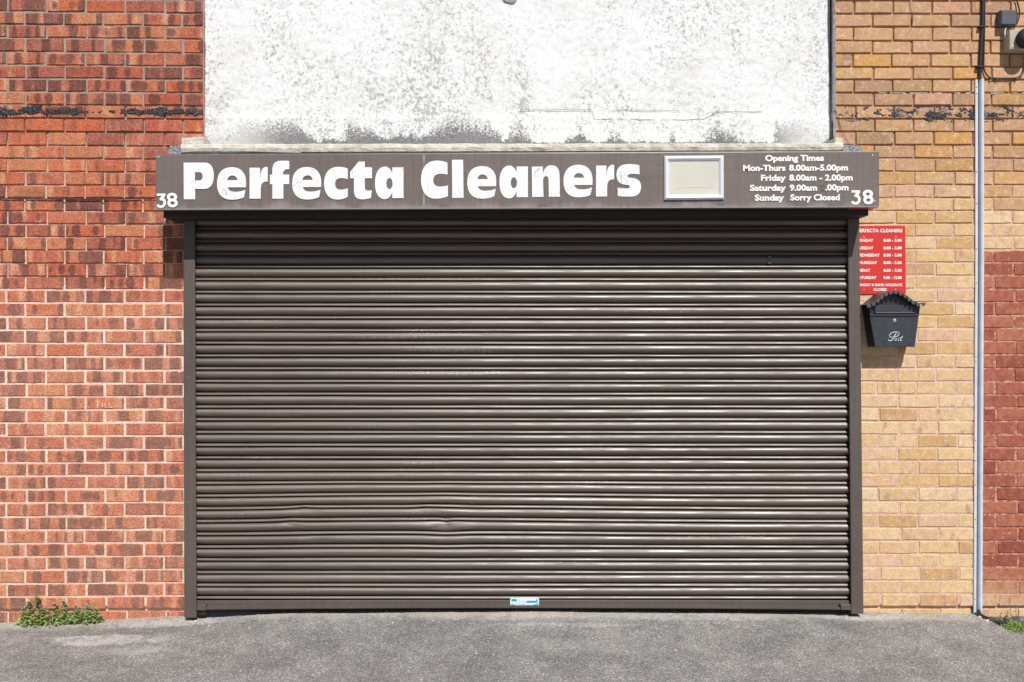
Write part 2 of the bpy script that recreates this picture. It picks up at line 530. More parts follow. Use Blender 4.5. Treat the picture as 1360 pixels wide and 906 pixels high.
M_red = red_brick_mat()
M_buff = buff_brick_mat()
M_mred = mortar_mat('red')
M_mbuff = mortar_mat('buff')
M_render = render_mat()
M_asph = asphalt_mat()
M_grav = gravel_mat()
M_sign = brown_mat('sign_brown', (.148, .120, .110), .42, 'z', dust=.6)
M_slat = brown_mat('shutter_brown', (.074, .047, .036), .50, 'x', scuff=.55, spec=.95)
M_slat.node_tree.nodes['Principled BSDF'].inputs['IOR'].default_value = 1.66
M_rail = brown_mat('rail_brown', (.094, .075, .068), .5, 'z')
M_dark = brown_mat('shaded_brown', (.020, .017, .016), .6, 'x')  # near-black copy of the brown, shade under the sign put into its colour
M_trim = plain('dull_trim', (.26, .235, .235), .4, .5)
M_vinyl = vinyl_mat()
M_alu = plain('brushed_aluminium', (.80, .82, .90), .38, .5, 0.25, .05)
M_paper = plain('faded_paper', (.55, .545, .48), .55, .5, 0, .05, 6)
M_red_sign = plain('red_acrylic', (.56, .030, .024), .4, .5, 0, .04, 5)
M_white = plain('white_print', (.80, .79, .78), .5, .4, 0, .04)
M_ghost = plain('faded_print', (.135, .105, .100), .6, .3, 0, .04)
M_cream = None
M_scallop = plain('paler_black_edge', (.075, .080, .088), .5, .5, 0, .25, 60)  # paler than the hood so the scallops stand out
M_black = plain('black_paint', (.024, .024, .030), .42, .5, 0, .2, 60)
M_blackface = plain('black_steel', (.034, .037, .050), .45, .5, 0, .2, 30)
M_cable = plain('black_cable', (.022, .022, .026), .5, .4)
M_greycable = plain('grey_cable', (.10, .11, .13), .5, .4)
M_bit = plain('bitumen', (.020, .021, .026), .5, .5, 0, .5, 50)
M_grey_bit = plain('grey_flakes', (.13, .125, .125), .8, .3, 0, .4, 50)
M_pvc = plain('grey_plastic', (.56, .60, .68), .45, .4, 0, .07, 12)
M_pvcdark = plain('grey_plastic_groove', (.12, .15, .21), .6, .3)
M_box = plain('slate_plastic', (.075, .085, .105), .45, .5, 0, .08)
M_creamp = plain('cream_plastic', (.43, .40, .33), .5, .4, 0, .08)
M_steel = plain('zinc_screw', (.70, .70, .72), .4, .5, .5)
M_galv = plain('galvanised', (.34, .37, .42), .55, .5, .2, .2, 60)
M_blue = plain('blue_print', (.03, .27, .45), .4, .5, 0, .03)
M_pale = plain('pale_sticker', (.60, .74, .80), .35, .5, 0, .03)
M_rust = plain('chalk', (.80, .64, .56), .9, .1, 0, .1)
def cream():
    m = NT('cream_paint', .85, .2)
    p = m.pos()
    n = m.noise(p, 25, 5, .65)
    c = m.mix(m.step(n, .42, .62), (.62, .60, .53), (.51, .48, .40))
    g = m.noise(m.vmath('MULTIPLY', p, (10.0, 1.0, 30.0)), 1.0, 4, .6, 1.2)
    c = m.mix(m.math('MULTIPLY', m.step(m.math('ABSOLUTE', m.math('SUBTRACT', g, .5)), 0, .018, 1, 0), .6), c, (.30, .27, .20))
    st = m.step(m.noise(m.vmath('MULTIPLY', p, (7.0, 1.0, 2.0)), 1.0, 5, .7), .50, .66)
    c = m.mix(m.math('MULTIPLY', st, .55), c, (.34, .31, .25))
    m.col(c); m.bump(m.math('ADD', n, g), .8, .008)
    return m.m
M_cream = cream()
def leafm(name, a, b):
    m = NT(name, .55, .4)
    n = m.noise(m.pos(), 60, 2)
    m.col(m.mix(m.step(n, .38, .62), a, b))
    m.b.inputs['Subsurface Weight'].default_value = 0.0
    tr = m.n('BsdfTranslucent'); tr.inputs[0].default_value = (*[min(1, c * 1.6) for c in b], 1)
    mx = m.n('MixShader'); mx.inputs[0].default_value = .3
    m.t.links.new(m.b.outputs[0], mx.inputs[1]); m.t.links.new(tr.outputs[0], mx.inputs[2]); m.t.links.new(mx.outputs[0], m.o.inputs[0])
    return m.m
M_leaf = leafm('weed_leaf', (.12, .22, .04), (.42, .50, .17))
M_leafd = leafm('weed_top_leaf', (.08, .16, .08), (.30, .40, .25))
M_petal = leafm('weed_petal', (.55, .38, .55), (.75, .62, .75))
M_grass = leafm('grass_blade', (.09, .20, .02), (.27, .40, .07))
M_stone = plain('pale_stone', (.46, .42, .37), .9, .2, 0, .3, 30)

# ---------------------------------------------------------------- ground
def seg(pts, x):
    if x <= pts[0][0]: return pts[0][1]
    for (a, b), (c, d) in zip(pts, pts[1:]):
        if x <= c:
            t = (x - a) / (c - a); t = t * t * (3 - 2 * t)
            return b + (d - b) * t
    return pts[-1][1]
HW = [(WX(-200), -.040), (WX(0), -.037), (WX(130), -.020), (WX(240), .000), (WX(400), .037), (WX(680), .049), (WX(1000), .035), (WX(1150), .024), (WX(1290), .018), (WX(1500), .0)]
def edge_x(y): return 2.655 + .20 * max(0, -y) + .012 * mn.noise(Vector((0, y * 22, 3)))
def gz(x, y):
    d = max(0.0, -y)
    h = seg(HW, x) * math.exp(-(d / .55) ** 1.3)
    h += .004 * mn.noise(Vector((x * 3, y * 3, 0))) + .0022 * mn.noise(Vector((x * 22, y * 22, 5))) + .0014 * mn.noise(Vector((x * 70, y * 70, 9)))
    e = x - edge_x(y)
    if e > 0 and d < 4: h -= .045 * min(1, e / .015) * min(1, (4 - d))
    return h
def frange(a, b, s):
    n = max(1, round((b - a) / s)); return [a + (b - a) * i / n for i in range(n + 1)]
xs = [-60, -30, -15, -8, -5] + frange(-3.6, 3.6, .0115) + [5, 8, 15, 30, 60]
ys = [-120, -60, -30, -15, -8, -5, -3.5, -2.5, -1.8, -1.4] + frange(-1.1, .12, .0115) + [.5]
gv = [(x, y, gz(x, y)) for y in ys for x in xs]
nx = len(xs)
gf = [[j * nx + i, j * nx + i + 1, (j + 1) * nx + i + 1, (j + 1) * nx + i] for j in range(len(ys) - 1) for i in range(nx - 1)]
g = obj('pavement', gv, gf, M_asph, smooth=True, recalc=False)
g['kind'] = 'structure'
# gravel verge right of the asphalt edge
vx = frange(0, 1, .02); vy = frange(-1.2, .05, .012)
gv = []
for y in vy:
    for t in vx:
        x = edge_x(y) + .006 + t * .9
        gv.append((x, y, -.027 - .010 * (1 - t) + .010 * mn.noise(Vector((x * 15, y * 15, 2))) + .006 * mn.noise(Vector((x * 60, y * 60, 4))) + .04 * math.exp(-((y + .02) / .06) ** 2)))
n_ = len(vx)
g = obj('gravel_verge', gv, [[j * n_ + i, j * n_ + i + 1, (j + 1) * n_ + i + 1, (j + 1) * n_ + i] for j in range(len(vy) - 1) for i in range(n_ - 1)], M_grav, smooth=True, recalc=False)
g['kind'] = 'structure'

# ---------------------------------------------------------------- brick walls
def brick_mesh(w, h, d=.10, seed=0):
    rr = random.Random(seed)
    j = lambda a: rr.uniform(-a, a)
    hw, hh = w / 2, h / 2
    k = 3 if w > .13 else 2
    out = []
    for i in range(k): out.append((-hw + w * i / k, -hh))
    for i in range(k): out.append((hw - w * i / k, hh))
    pts = []
    for i, (x, z) in enumerate(out):
        corner = abs(abs(x) - hw) < 1e-6
        pts.append((x + j(.0015) - (math.copysign(.0015, x) if corner else 0), z + j(.0013)))
    # corners on the other two ends
    pts.insert(k, (hw - .0015 + j(.001), -hh + j(.0013)))
    pts.append((-hw + .0015 + j(.001), hh + j(.0013)))
    n = len(pts)
    b = .0028
    v = []
    for x, z in pts: v.append((x - math.copysign(b, x) * (1 if abs(x) > hw * .8 else 0), rr.uniform(-.0008, .0010), z - math.copysign(b, z)))
    for x, z in pts: v.append((x, b + rr.uniform(0, .001), z))
    for x, z in pts: v.append((x, d, z))
    f = [list(range(n))]
    for i in range(n):
        q = (i + 1) % n
        f += [[i, n + i, n + q, q], [n + i, 2 * n + i, 2 * n + q, n + q]]
    me = mesh('brick', v, f)
    fixn(me)
    return me

def build_wall(root, rows, vis, mat, jwf, jhf, recess, yface=0.0, seed=1, far=None, tilt=None):
    """rows: list of (ytop_px, ybot_px, [joint px ...], xmin_px, xmax_px); vis = px range whose bricks are objects of their own"""
    cache = {}
    far_v, far_f, far_r = [], [], []
    cnt = 0
    for ri, (yt, yb, joints, x0, x1) in enumerate(rows):
        rr = random.Random(seed * 1000 + ri)
        if 800 < yt < 826: yt += 2.6
        edges = [x0] + [q for q in joints if x0 + 6 < q < x1 - 6] + [x1]
        zt, zb = WZ(yt), WZ(yb)
        for a, b in zip(edges, edges[1:]):
            jw = jwf(yt); jh = jhf(yt)
            ja = jw / 2 if a != x0 else 0; jb = jw / 2 if b != x1 else 0
            xa, xb = WX(a) + ja, WX(b) - jb
            w = xb - xa; h = zt - zb - jh
            cx, cz = (xa + xb) / 2 + rr.uniform(-.0012, .0012), (zt + zb) / 2 + rr.uniform(-.0012, .0012)
            if tilt: cz += tilt((a + b) / 2, (yt + yb) / 2)
            key = (round(w * 200), round(h * 400), rr.randrange(7))
            if key not in cache:
                cache[key] = brick_mesh(key[0] / 200 - .0, key[1] / 400, seed=hash(key) & 0xffff)
                cache[key].materials.append(mat)
            me = cache[key]
            yy = yface + rr.uniform(-.0025, .0006) + (.013 if 800 < yt < 830 else 0)
            inside = b > vis[0] and a < vis[1] and yb > vis[2] and yt < vis[3]
            if inside:
                o = bpy.data.objects.new('brick', me)
                C.objects.link(o)
                o.parent = root
                o.location = Vector((cx, yy, cz)) - Vector(root.location)
                o.rotation_euler = (rr.uniform(-.006, .006), rr.uniform(-.006, .006), rr.uniform(-.004, .004))
                cnt += 1
            else:
                n = len(far_v)
                far_v += [(v.co.x + cx, v.co.y + yy, v.co.z + cz) for v in me.vertices]
                rv = rr.random()
                for p in me.polygons:
                    far_f.append([n + i for i in p.vertices]); far_r.append(rv)
    if far_v:
        me = mesh('outer_bricks', far_v, far_f)
        at = me.attributes.new('rnd', 'FLOAT', 'FACE')
        at.data.foreach_set('value', far_r)
        o = link('outer_bricks', me, mat, root)
        o['kind'] = 'stuff'
    print('bricks', root.name, cnt)

def mortar(root, x0, x1, y0, y1, mat, recess, step_=.012):
    """sheet behind the brick faces: recess(py) in metres"""
    xs = frange(WX(x0), WX(x1), step_); zs = frange(WZ(y1), WZ(y0), step_)
    v = []
    for z in zs:
        py = 453 - (z - EYE) * K
        r = recess(py)
        for x in xs:
            v.append((x, r + min(.0020, r * .30) * (mn.noise(Vector((x * 28, z * 28, 1))) + .5 * mn.noise(Vector((x * 90, z * 90, 6)))), z))
    n = len(xs)
    f = [[j * n + i, j * n + i + 1, (j + 1) * n + i + 1, (j + 1) * n + i] for j in range(len(zs) - 1) for i in range(n - 1)]
    # close it to the back so that nothing shows through from the side
    o = obj('mortar', v, f, mat, root, smooth=True, recalc=False)
    return o

# red wall ------------------------------------------------------
PX0, PX1 = -420, 1780          # how far the street front goes on, beyond both sides of the frame
TOP = -300
wall_red = thing('brick_wall', 'red and brown mottled brick wall left of the shutter, black tar line near its top', 'wall', (WX(130), 0, 0))
rows = []
ycs = [16.6, 33.8, 51.2, 69.8, 87.4, 104.9, 122.5, 140.0, 157.6, 175.5, 194.0, 211.2, 228.3, 246.2, 263.4, 280.5, 297.7, 315, 332.4, 350, 367.6,
       384.8, 402.5, 420.6, 438.5, 456, 474, 492, 509.6, 527, 544.3, 561.3, 579, 597, 614.8, 632.2, 649.9, 667.8, 685.8, 703.6, 721.4, 739, 756.8, 774.6, 792.3, 809.6, 828, 846]
yy = 16.6
above = []
while yy > TOP:
    yy -= 17.6; above.append(yy)
ycs = above[::-1] + ycs
first = len(above)
for i in range(len(ycs) - 1):
    k = i - first                       # k=0 is the course 16.6..33.8
    off = 32.7 + (1.8 * k / 45) if k % 2 == 0 else 9.2 + (0.0 * k)
    off += random.Random(i).uniform(-1.2, 1.2)
    js = [off + 52.4 * n + random.Random(i * 99 + n).uniform(-.8, .8) for n in range(-10, 6)]
    right = 269.5 if ycs[i] < 198 else 262
    rows.append((ycs[i], ycs[i + 1], js, PX0, right))
vis = (0, 272, 0, 832)
tl = lambda px, py: ((py - 450) / 380 * (130 - px) / 130 * -.0045)
build_wall(wall_red, rows, vis, M_red, lambda y: .0075 if 130 < y < 372 else .0098, lambda y: .0085 if 130 < y < 372 else .0108, None, seed=3, tilt=tl)
def rec_red(py):
    if py < 141: return .0050
    if py < 190: return .0125
    if py < 380: return .0075
    if py > 807: return .0190
    return .0028
mortar(wall_red, PX0, 271, TOP, 850, M_mred, rec_red)

# buff wall -----------------------------------------------------
wall_buff = thing('brick_wall', 'yellow buff brick wall right of the shutter with a patch of old red paint', 'wall', (WX(1250), 0, 0))
yb = [1.0, 18.5, 35.8, 54, 71.2, 89, 105.7, 123.2, 140.6, 158.0, 175, 192.7, 210.6, 228, 245.6, 263, 280.2, 297.4, 314.5, 331.4, 348.9, 366, 383.9, 401.3, 419, 436, 453.6, 471.2,
      489.3, 507, 524.3, 541.8, 559.6, 577.3, 594.7, 612, 629.9, 647.4, 665.5, 683, 700.7, 718.3, 735.7, 753.4, 771.2, 788.9, 806, 823, 841]
above = []
yy = 1.0
while yy > TOP:
    yy -= 17.5; above.append(yy)
yb = above[::-1] + yb
first = len(above)
rows = []
for i in range(len(yb) - 1):
    k = i - first
    base_ = 1132.5 if k % 2 == 0 else 1158.3
    off = base_ + 11 * max(0, k) / 44 + random.Random(i + 500).uniform(-1.2, 1.2)
    js = [off + 52.2 * n + random.Random(i * 77 + n).uniform(-.8, .8) for n in range(-2, 14)]
    rows.append((yb[i], yb[i + 1], js, 1108 if yb[i] < 190 else 1112, PX1))
build_wall(wall_buff, rows, (1100, 1360, 0, 832), M_buff, lambda y: .0085, lambda y: .0095, None, seed=8)
def rec_buff(py):
    if py < 130: return .0105
    if py < 200: return .0095
    if py < 300: return .0048
    if py > 804: return .0180
    return .0024
mortar(wall_buff, 1108.5, PX1, TOP, 850, M_mbuff, rec_buff)

# flaking tar lines on both walls ---------------------------------
def flakes(name, mat, parent, x0, x1, y0, y1, fn, p0, thick, cell=1.05):
    """raised crust: grid cells in pixel space kept where fn(x, y) > 0"""
    nx_ = int((x1 - x0) / cell); ny_ = int((y1 - y0) / cell)
    vid = {}; v = []; f = []
    keep = [[fn(x0 + (i + .5) * cell, y0 + (j + .5) * cell) > 0 for i in range(nx_)] for j in range(ny_)]
    def vert(i, j, front):
        k = (i, j, front)
        if k not in vid:
            x, y = x0 + i * cell, y0 + j * cell
            jx = .45 * mn.noise(Vector((x * .9, y * .9, 1))); jy = .45 * mn.noise(Vector((x * .9, y * .9, 7)))
            w = P(x + jx * cell, y + jy * cell, 0)
            t = thick * (.45 + .8 * abs(mn.noise(Vector((x * .28, y * .5, 3))) + .35 * mn.noise(Vector((x * .9, y * .9, 4))))) if front else 0
            v.append(Vector((w.x, -(p0 + t), w.z)))
            vid[k] = len(v) - 1
        return vid[k]
    for j in range(ny_):
        for i in range(nx_):
            if not keep[j][i]: continue
            f.append([vert(i, j, 1), vert(i, j + 1, 1), vert(i + 1, j + 1, 1), vert(i + 1, j, 1)])
            for di, dj, a, b in ((-1, 0, (i, j), (i, j + 1)), (1, 0, (i + 1, j + 1), (i + 1, j)), (0, -1, (i + 1, j), (i, j)), (0, 1, (i, j + 1), (i + 1, j + 1))):
                ii, jj = i + di, j + dj
                if not (0 <= ii < nx_ and 0 <= jj < ny_) or not keep[jj][ii]:
                    f.append([vert(*a, 1), vert(*b, 1), vert(*b, 0), vert(*a, 0)])
    return obj(name, v, f, mat, parent)
def f_left(x, y):
    c = 148.5 + 1.2 * mn.noise(Vector((x * .03, 0, 0)))
    wdt = 4.0 + 3.0 * mn.noise(Vector((x * .045, 5, 0)))
    if 30 < x < 55: wdt += 3; c -= 2
    if 105 < x < 160: wdt -= 2.6
    n = mn.noise(Vector((x * .16, y * .3, 2))) * 3.2 + mn.noise(Vector((x * .45, y * .5, 8))) * 2.4
    return wdt - abs(y - c) + n - 1.2
flakes('tar_line', M_bit, wall_red, -60, 270, 136, 160, f_left, .001, .0065)
def f_right(x, y):
    n = mn.noise(Vector((x * .07, y * .16, 2))) + .6 * mn.noise(Vector((x * .3, y * .45, 8)))
    b = .22 if 1210 < x < 1262 else (-.12 if x < 1140 else .0)
    return n + b - .17 - abs(y - 149.5) * .03
flakes('tar_flakes', M_bit, wall_buff, 1112, 1400, 141, 160, f_right, .001, .004)
flakes('grey_flakes', M_grey_bit, wall_buff, 1112, 1400, 142, 162, lambda x, y: mn.noise(Vector((x * .06, y * .14, 12))) + .6 * mn.noise(Vector((x * .3, y * .4, 18))) - .2 - abs(y - 150) * .03, .0008, .002)
flakes('grey_flakes', M_pale if False else M_stone, wall_buff, 1150, 1400, 121, 128.5, lambda x, y: 0.25 - abs(y - 124) * .55 + .9 * mn.noise(Vector((x * .12, y * .3, 22))), .0005, .0025)

# scratched name on a left-hand brick
sc = MB()
for pts in ([(127, 534), (132, 533.6)], [(130, 533.8), (129.8, 539), (127.6, 541)], [(136, 535.5), (136, 541)], [(139.6, 534.6), (139.4, 541), (143, 541.2)], [(145, 534.8), (144.8, 541.2), (149.5, 541.6)]):
    sc.tube([P(x, y, .0025) for x, y in pts], .0017, 5, 1)
sc.build('scratched_name', M_rust, wall_red)

# ---------------------------------------------------------------- white rendered wall above the sign
rw = thing('rendered_wall', 'white roughcast panel with grey mould between the two brick walls, above the shop sign', 'wall', (WX(687), .04, WZ(190)))
xs = frange(WX(268), WX(1106.5), .008); zs = frange(WZ(205), WZ(TOP), .008)
v = []
for z in zs:
    py = 453 - (z - EYE) * K
    for x in xs:
        px = x * K + 680
        st_ = 148 + 1.5 * mn.noise(Vector((x * 3, 0, 0)))
        band = max(0, min(1, (py - st_) / 7)) * .005
        dd = .045 - band + .0035 * mn.noise(Vector((x * 6, z * 6, 0))) + .0022 * mn.noise(Vector((x * 25, z * 25, 4))) + .0012 * mn.noise(Vector((x * 80, z * 80, 4)))
        dd -= .010 * max(0, 1 - (px - 268) / 6) ** 2
        v.append((x, dd, z))
n = len(xs)
obj('render_face', v, [[j * n + i, j * n + i + 1, (j + 1) * n + i + 1, (j + 1) * n + i] for j in range(len(zs) - 1) for i in range(n - 1)], M_render, rw, smooth=True, recalc=False)
# cracks in the render
ck = MB()
def wob(x0, x1, y, a, n=40, s=1.0):
    return [P(x0 + (x1 - x0) * i / n, y + a * mn.noise(Vector((x0 + (x1 - x0) * i / n * .06 * s, y, 0))), -.0395) for i in range(n + 1)]
ck.tube([P(786, 147, -.0395), P(788, 153, -.0395)] + wob(789, 935, 158.5, 1.6) + [P(948, 151, -.0395)] + wob(950, 1012, 148.4, .6, 14), .0011, 4, 1)
ck.tube(wob(690, 786, 145.8, .8), .0011, 4, 1)
ck.tube(wob(818, 900, 146.5, .6), .0009, 4, 1)
ck.build('crack', M_greycable, rw)
# cream ledge under the render with upstands at both ends
lv = []; lf = []
lx = frange(240, 1120, 3.0)
prof = [(0.00, -.05), (0.00, .085), (.12, .098), (.5, .103), (.9, .100), (1.0, .092), (1.3, .09)]
for x in lx:
    yt = 190.5 - 1.0 * (x - 240) / 880 + .7 * mn.noise(Vector((x * .03, 0, 0))) + .5 * mn.noise(Vector((x * .2, 0, 0)))
    ybt = 203.5 - 3.0 * (x - 240) / 880
    for t, p in prof:
        q = P(x, yt + (ybt - yt) * t, .1)
        lv.append(Vector((q.x, -p - .004 * mn.noise(Vector((x * .08, t * 3, 2))), q.z)))
n = len(prof)
for i in range(len(lx) - 1):
    for k in range(n - 1): lf.append([i * n + k, i * n + k + 1, (i + 1) * n + k + 1, (i + 1) * n + k])
lf.append(list(range(n))); lf.append([(len(lx) - 1) * n + k for k in range(n)][::-1])
obj('ledge', lv, lf, M_cream, rw)
b = MB()
b.slab([(240.5, 183.5), (270, 181.5), (270, 192), (240.5, 192)], -.02, .088, .004)
b.build('ledge_end', M_cream, rw)
b = MB()
b.slab([(1108.5, 182.5), (1119, 183), (1120, 192), (1108.5, 192)], -.02, .088, .004)
b.build('ledge_end', M_cream, rw)

# ---------------------------------------------------------------- shop sign
sign = thing('shop_sign', 'long brown fascia sign with fat white lettering over the roller shutter', 'sign', P(687, 278, .12))
SP = .279
def ytop(x): return 205 - 4.6 * (x - 207) / 960
def ybot(x): return 278.4 - 3.4 * (x - 207) / 960
def panel(x0, x1, p, name):
    v = []; f = []
    xs = frange(x0, x1, 12)
    for x in xs:
        for t in (0, .02, .25, .5, .75, .98, 1):
            y = ytop(x) + (ybot(x) - ytop(x)) * t
            q = P(x, y, p)
            bow = .0015 * mn.noise(Vector((x * .012, t, 3)))
            v.append(Vector((q.x, -(p + bow - (.0015 if t in (0, 1) else 0)), q.z)))
    n = 7; m_ = len(xs); tot = len(v)
    for i in range(m_ - 1):
        for k in range(n - 1): f.append([i * n + k, i * n + k + 1, (i + 1) * n + k + 1, (i + 1) * n + k])
    v += [Vector((a.x, a.y + .012, a.z)) for a in v]
    for i in range(m_ - 1):
        f.append([i * n, (i + 1) * n, tot + (i + 1) * n, tot + i * n])
        f.append([i * n + n - 1, tot + i * n + n - 1, tot + (i + 1) * n + n - 1, (i + 1) * n + n - 1])
    for k in range(n - 1):
        f.append([k, k + 1, tot + k + 1, tot + k])
        a = (m_ - 1) * n
        f.append([a + k, tot + a + k, tot + a + k + 1, a + k + 1])
    o = obj(name, v, f, M_sign, sign)
    return o
panel(207, 562.6, SP, 'fascia_panel')
panel(563.6, 1167.5, SP + .001, 'fascia_panel')
# pale weathered joint strip, drip trim and box behind
b = MB(); b.slab([(561.6, ytop(563) + .3), (564.4, ytop(563) + .3), (564.4, ybot(563) - 1.4), (561.6, ybot(563) - 1.4)], SP - .008, SP + .0022)
b.build('joint_strip', plain('worn_joint', (.225, .20, .195), .5, .4, 0, .25, 20), sign)
b = MB(); b.slab([(208, ybot(208) - 1.3), (1167, ybot(1167) - 1.3), (1167, ybot(1167) + .25), (208, ybot(208) + .25)], SP - .03, SP + .0045)
b.build('drip_trim', M_trim, sign)
b = MB()
q0, q1 = P(207, 205, SP), P(1167.5, 200.5, SP)
z0, z1 = P(207, 278, SP).z, P(1167, 274.6, SP).z
b.add([(q0.x + .002, -SP + .013, q0.z - .004), (q1.x - .002, -SP + .013, q1.z - .004), (q1.x - .002, -SP + .013, z1 + .003), (q0.x + .002, -SP + .013, z0 + .003),
       (q0.x + .002, -.11, q0.z - .004), (q1.x - .002, -.11, q1.z - .004), (q1.x - .002, -.11, z1 + .003), (q0.x + .002, -.11, z0 + .003)],
      [[0, 1, 2, 3], [4, 5, 6, 7], [0, 1, 5, 4], [3, 2, 6, 7], [0, 3, 7, 4], [1, 2, 6, 5]])
b.build('sign_box', M_dark, sign)
# red plate fixed under the right-hand end
zr = z1 + .001
b = MB(); b.box((q1.x - .135, -SP + .006, zr - .003), (q1.x - .004, -.19, zr + .001))
b.build('underside_plate', M_red_sign, sign)
for (x, y) in ((208.9, 208.2), (211, 208.6), (1158.8, 206.3), (1162, 267.2)):
    b = MB(); c = P(x, y, SP); b.disc((c.x, c.y + .0005, c.z), .0042, .002); b.build('screw', M_steel, sign)

# flat shapes traced with straight and curved strokes
def path(s):
    t = s.split(); i = 0; out = []; cur = []
    while i < len(t):
        c = t[i]
        if c == 'M': cur = [(float(t[i + 1]), float(t[i + 2]))]; i += 3
        elif c == 'L': cur.append((float(t[i + 1]), float(t[i + 2]))); i += 3
        elif c == 'C':
            a = cur[-1]; q = [float(z) for z in t[i + 1:i + 7]]; b1, c1, d1 = q[0:2], q[2:4], q[4:6]
            for k in range(1, 9):
                u = k / 8; w = 1 - u
                cur.append(tuple(w ** 3 * a[j] + 3 * w * w * u * b1[j] + 3 * w * u * u * c1[j] + u ** 3 * d1[j] for j in (0, 1)))
            i += 7
        elif c == 'E':      # ellipse cx cy rx ry
            cx, cy, rx, ry = [float(z) for z in t[i + 1:i + 5]]
            out.append([(cx + rx * math.cos(2 * math.pi * k / 20), cy + ry * math.sin(2 * math.pi * k / 20)) for k in range(20)]); i += 5
        elif c == 'Z':
            if len(cur) > 1 and math.dist(cur[0], cur[-1]) < 1e-3: cur.pop()
            out.append(cur); i += 1
    return out
def cut2d(loops, mapper, name, mat, parent, p0, th):
    cu = bpy.data.curves.new('outline', 'CURVE')
    cu.dimensions = '2D'; cu.fill_mode = 'BOTH'; cu.extrude = 1.0
    for lp in loops:
        sp = cu.splines.new('POLY'); sp.points.add(len(lp) - 1)
        for k, (x, y) in enumerate(lp): sp.points[k].co = (x, -y, 0, 1)
        sp.use_cyclic_u = True
    return solid2d(cu, mapper, name, mat, parent, p0, th)
def solid2d(cu, mapper, name, mat, parent, p0, th):
    o = bpy.data.objects.new('outline', cu); C.objects.link(o)
    dg = bpy.context.evaluated_depsgraph_get()
    me = bpy.data.meshes.new_from_object(o.evaluated_get(dg))
    bpy.data.objects.remove(o)
    for v_ in me.vertices:
        px, py = mapper(v_.co.x, -v_.co.y)
        v_.co = P(px, py, p0 + (th if v_.co.z > 0 else 0))
    me.materials.clear()
    return link(name, me, mat, parent)
G = {
 'P': "M 102 130 L 470 130 C 565 130 620 210 620 350 C 620 490 570 583 455 583 L 300 583 L 300 760 L 105 760 Z M 297 295 L 370 295 C 410 295 428 325 428 365 C 428 405 410 437 370 437 L 297 437 Z",
 'e': "M 1172 555 L 860 555 C 870 610 920 632 985 632 C 1050 632 1110 622 1165 595 L 1140 725 C 1080 755 1010 768 930 768 C 770 768 675 680 675 490 C 675 310 765 208 930 208 C 1090 208 1175 310 1175 470 Z M 852 432 C 858 380 895 352 940 352 C 985 352 1020 380 1028 432 Z",
 'r': "M 148 218 L 328 218 L 328 385 L 333 385 C 335 280 365 207 430 205 L 460 205 L 460 455 C 390 455 340 470 340 600 L 340 750 L 148 750 Z",
 'f': "M 540 335 C 535 200 540 100 690 98 C 740 96 790 98 830 102 L 830 243 C 760 235 725 265 722 335 L 830 335 L 830 500 L 730 500 L 728 750 L 540 750 L 540 503 L 498 500 L 498 335 Z",
 'c': "M 1060 238 L 1060 418 C 1020 402 980 395 940 397 C 870 400 842 440 842 495 C 842 560 875 595 940 595 C 980 595 1025 585 1060 568 L 1060 718 C 1010 750 950 765 880 765 C 740 765 652 670 652 485 C 652 300 750 202 890 202 C 960 202 1020 213 1060 238 Z",
 't': "M 340 113 L 447 113 L 447 210 L 570 213 L 570 398 L 447 398 L 447 560 C 447 600 470 612 500 612 C 525 612 545 608 567 602 L 552 740 C 500 752 450 762 400 762 C 310 762 260 710 260 620 L 260 400 L 195 400 L 195 288 Z",
 'a': "M 918 212 L 1112 212 L 1112 740 L 918 740 L 918 630 C 890 720 850 760 785 760 C 680 760 622 650 622 480 C 622 310 685 197 790 197 C 850 197 895 240 918 320 Z E 870 492 54 95",
 'C': "M 572 135 L 575 335 C 530 322 480 320 440 322 C 365 328 328 370 328 430 C 328 500 365 540 440 542 C 490 542 540 535 580 520 L 580 708 C 520 735 440 750 360 750 C 210 750 118 620 118 425 C 118 220 220 97 380 95 C 450 95 520 107 572 135 Z",
 'l': "M 650 82 L 842 80 L 850 735 L 655 737 Z",
 'n': "M 728 200 L 918 197 L 918 330 C 935 230 985 175 1065 175 C 1160 175 1205 240 1205 350 L 1215 715 L 1022 718 L 1018 440 C 1018 390 1005 365 970 365 C 935 365 922 395 922 440 L 930 718 L 735 722 Z",
 's': "M 1155 178 L 1158 333 C 1110 325 1060 322 1010 325 C 970 328 950 345 950 360 C 950 385 975 390 1020 392 C 1120 400 1182 440 1182 540 C 1182 650 1130 715 1000 715 L 950 715 C 890 715 840 712 785 705 L 780 560 C 850 570 910 575 950 575 C 980 573 990 558 988 540 C 986 520 970 512 930 512 C 830 510 760 460 760 345 C 760 220 820 155 980 155 C 1040 155 1100 160 1155 178 Z",
 '3': "M 152 382 L 358 382 L 358 430 L 318 490 C 350 515 372 555 372 605 C 372 680 315 730 240 730 C 195 730 160 705 138 668 L 190 632 C 205 655 222 668 245 668 C 285 668 308 640 308 605 C 308 570 285 548 250 548 L 222 548 L 215 500 L 268 440 L 152 438 Z",
 '8': "M 515 365 C 585 365 637 405 637 460 C 637 495 625 520 610 535 C 635 555 652 580 652 615 C 652 675 600 715 528 715 C 455 715 405 675 405 615 C 405 580 415 555 425 535 C 405 515 393 495 393 460 C 393 405 445 365 515 365 Z E 515 470 50 37 E 527 612 52 40",
}
LS = 12.94
word = [('P', 236, 0), ('e', 236, 0), ('r', 320, 0), ('f', 320, 0), ('e', 335.8, -.25), ('c', 380, 0), ('t', 450, 0), ('a', 450, 0),
        ('C', 550, 0), ('l', 550, 0), ('e', 568.3, -1.4), ('a', 615.2, -1.2), ('n', 650, 0), ('e', 696.2, -3.2), ('r', 780.1, -2.9), ('s', 760, 0)]
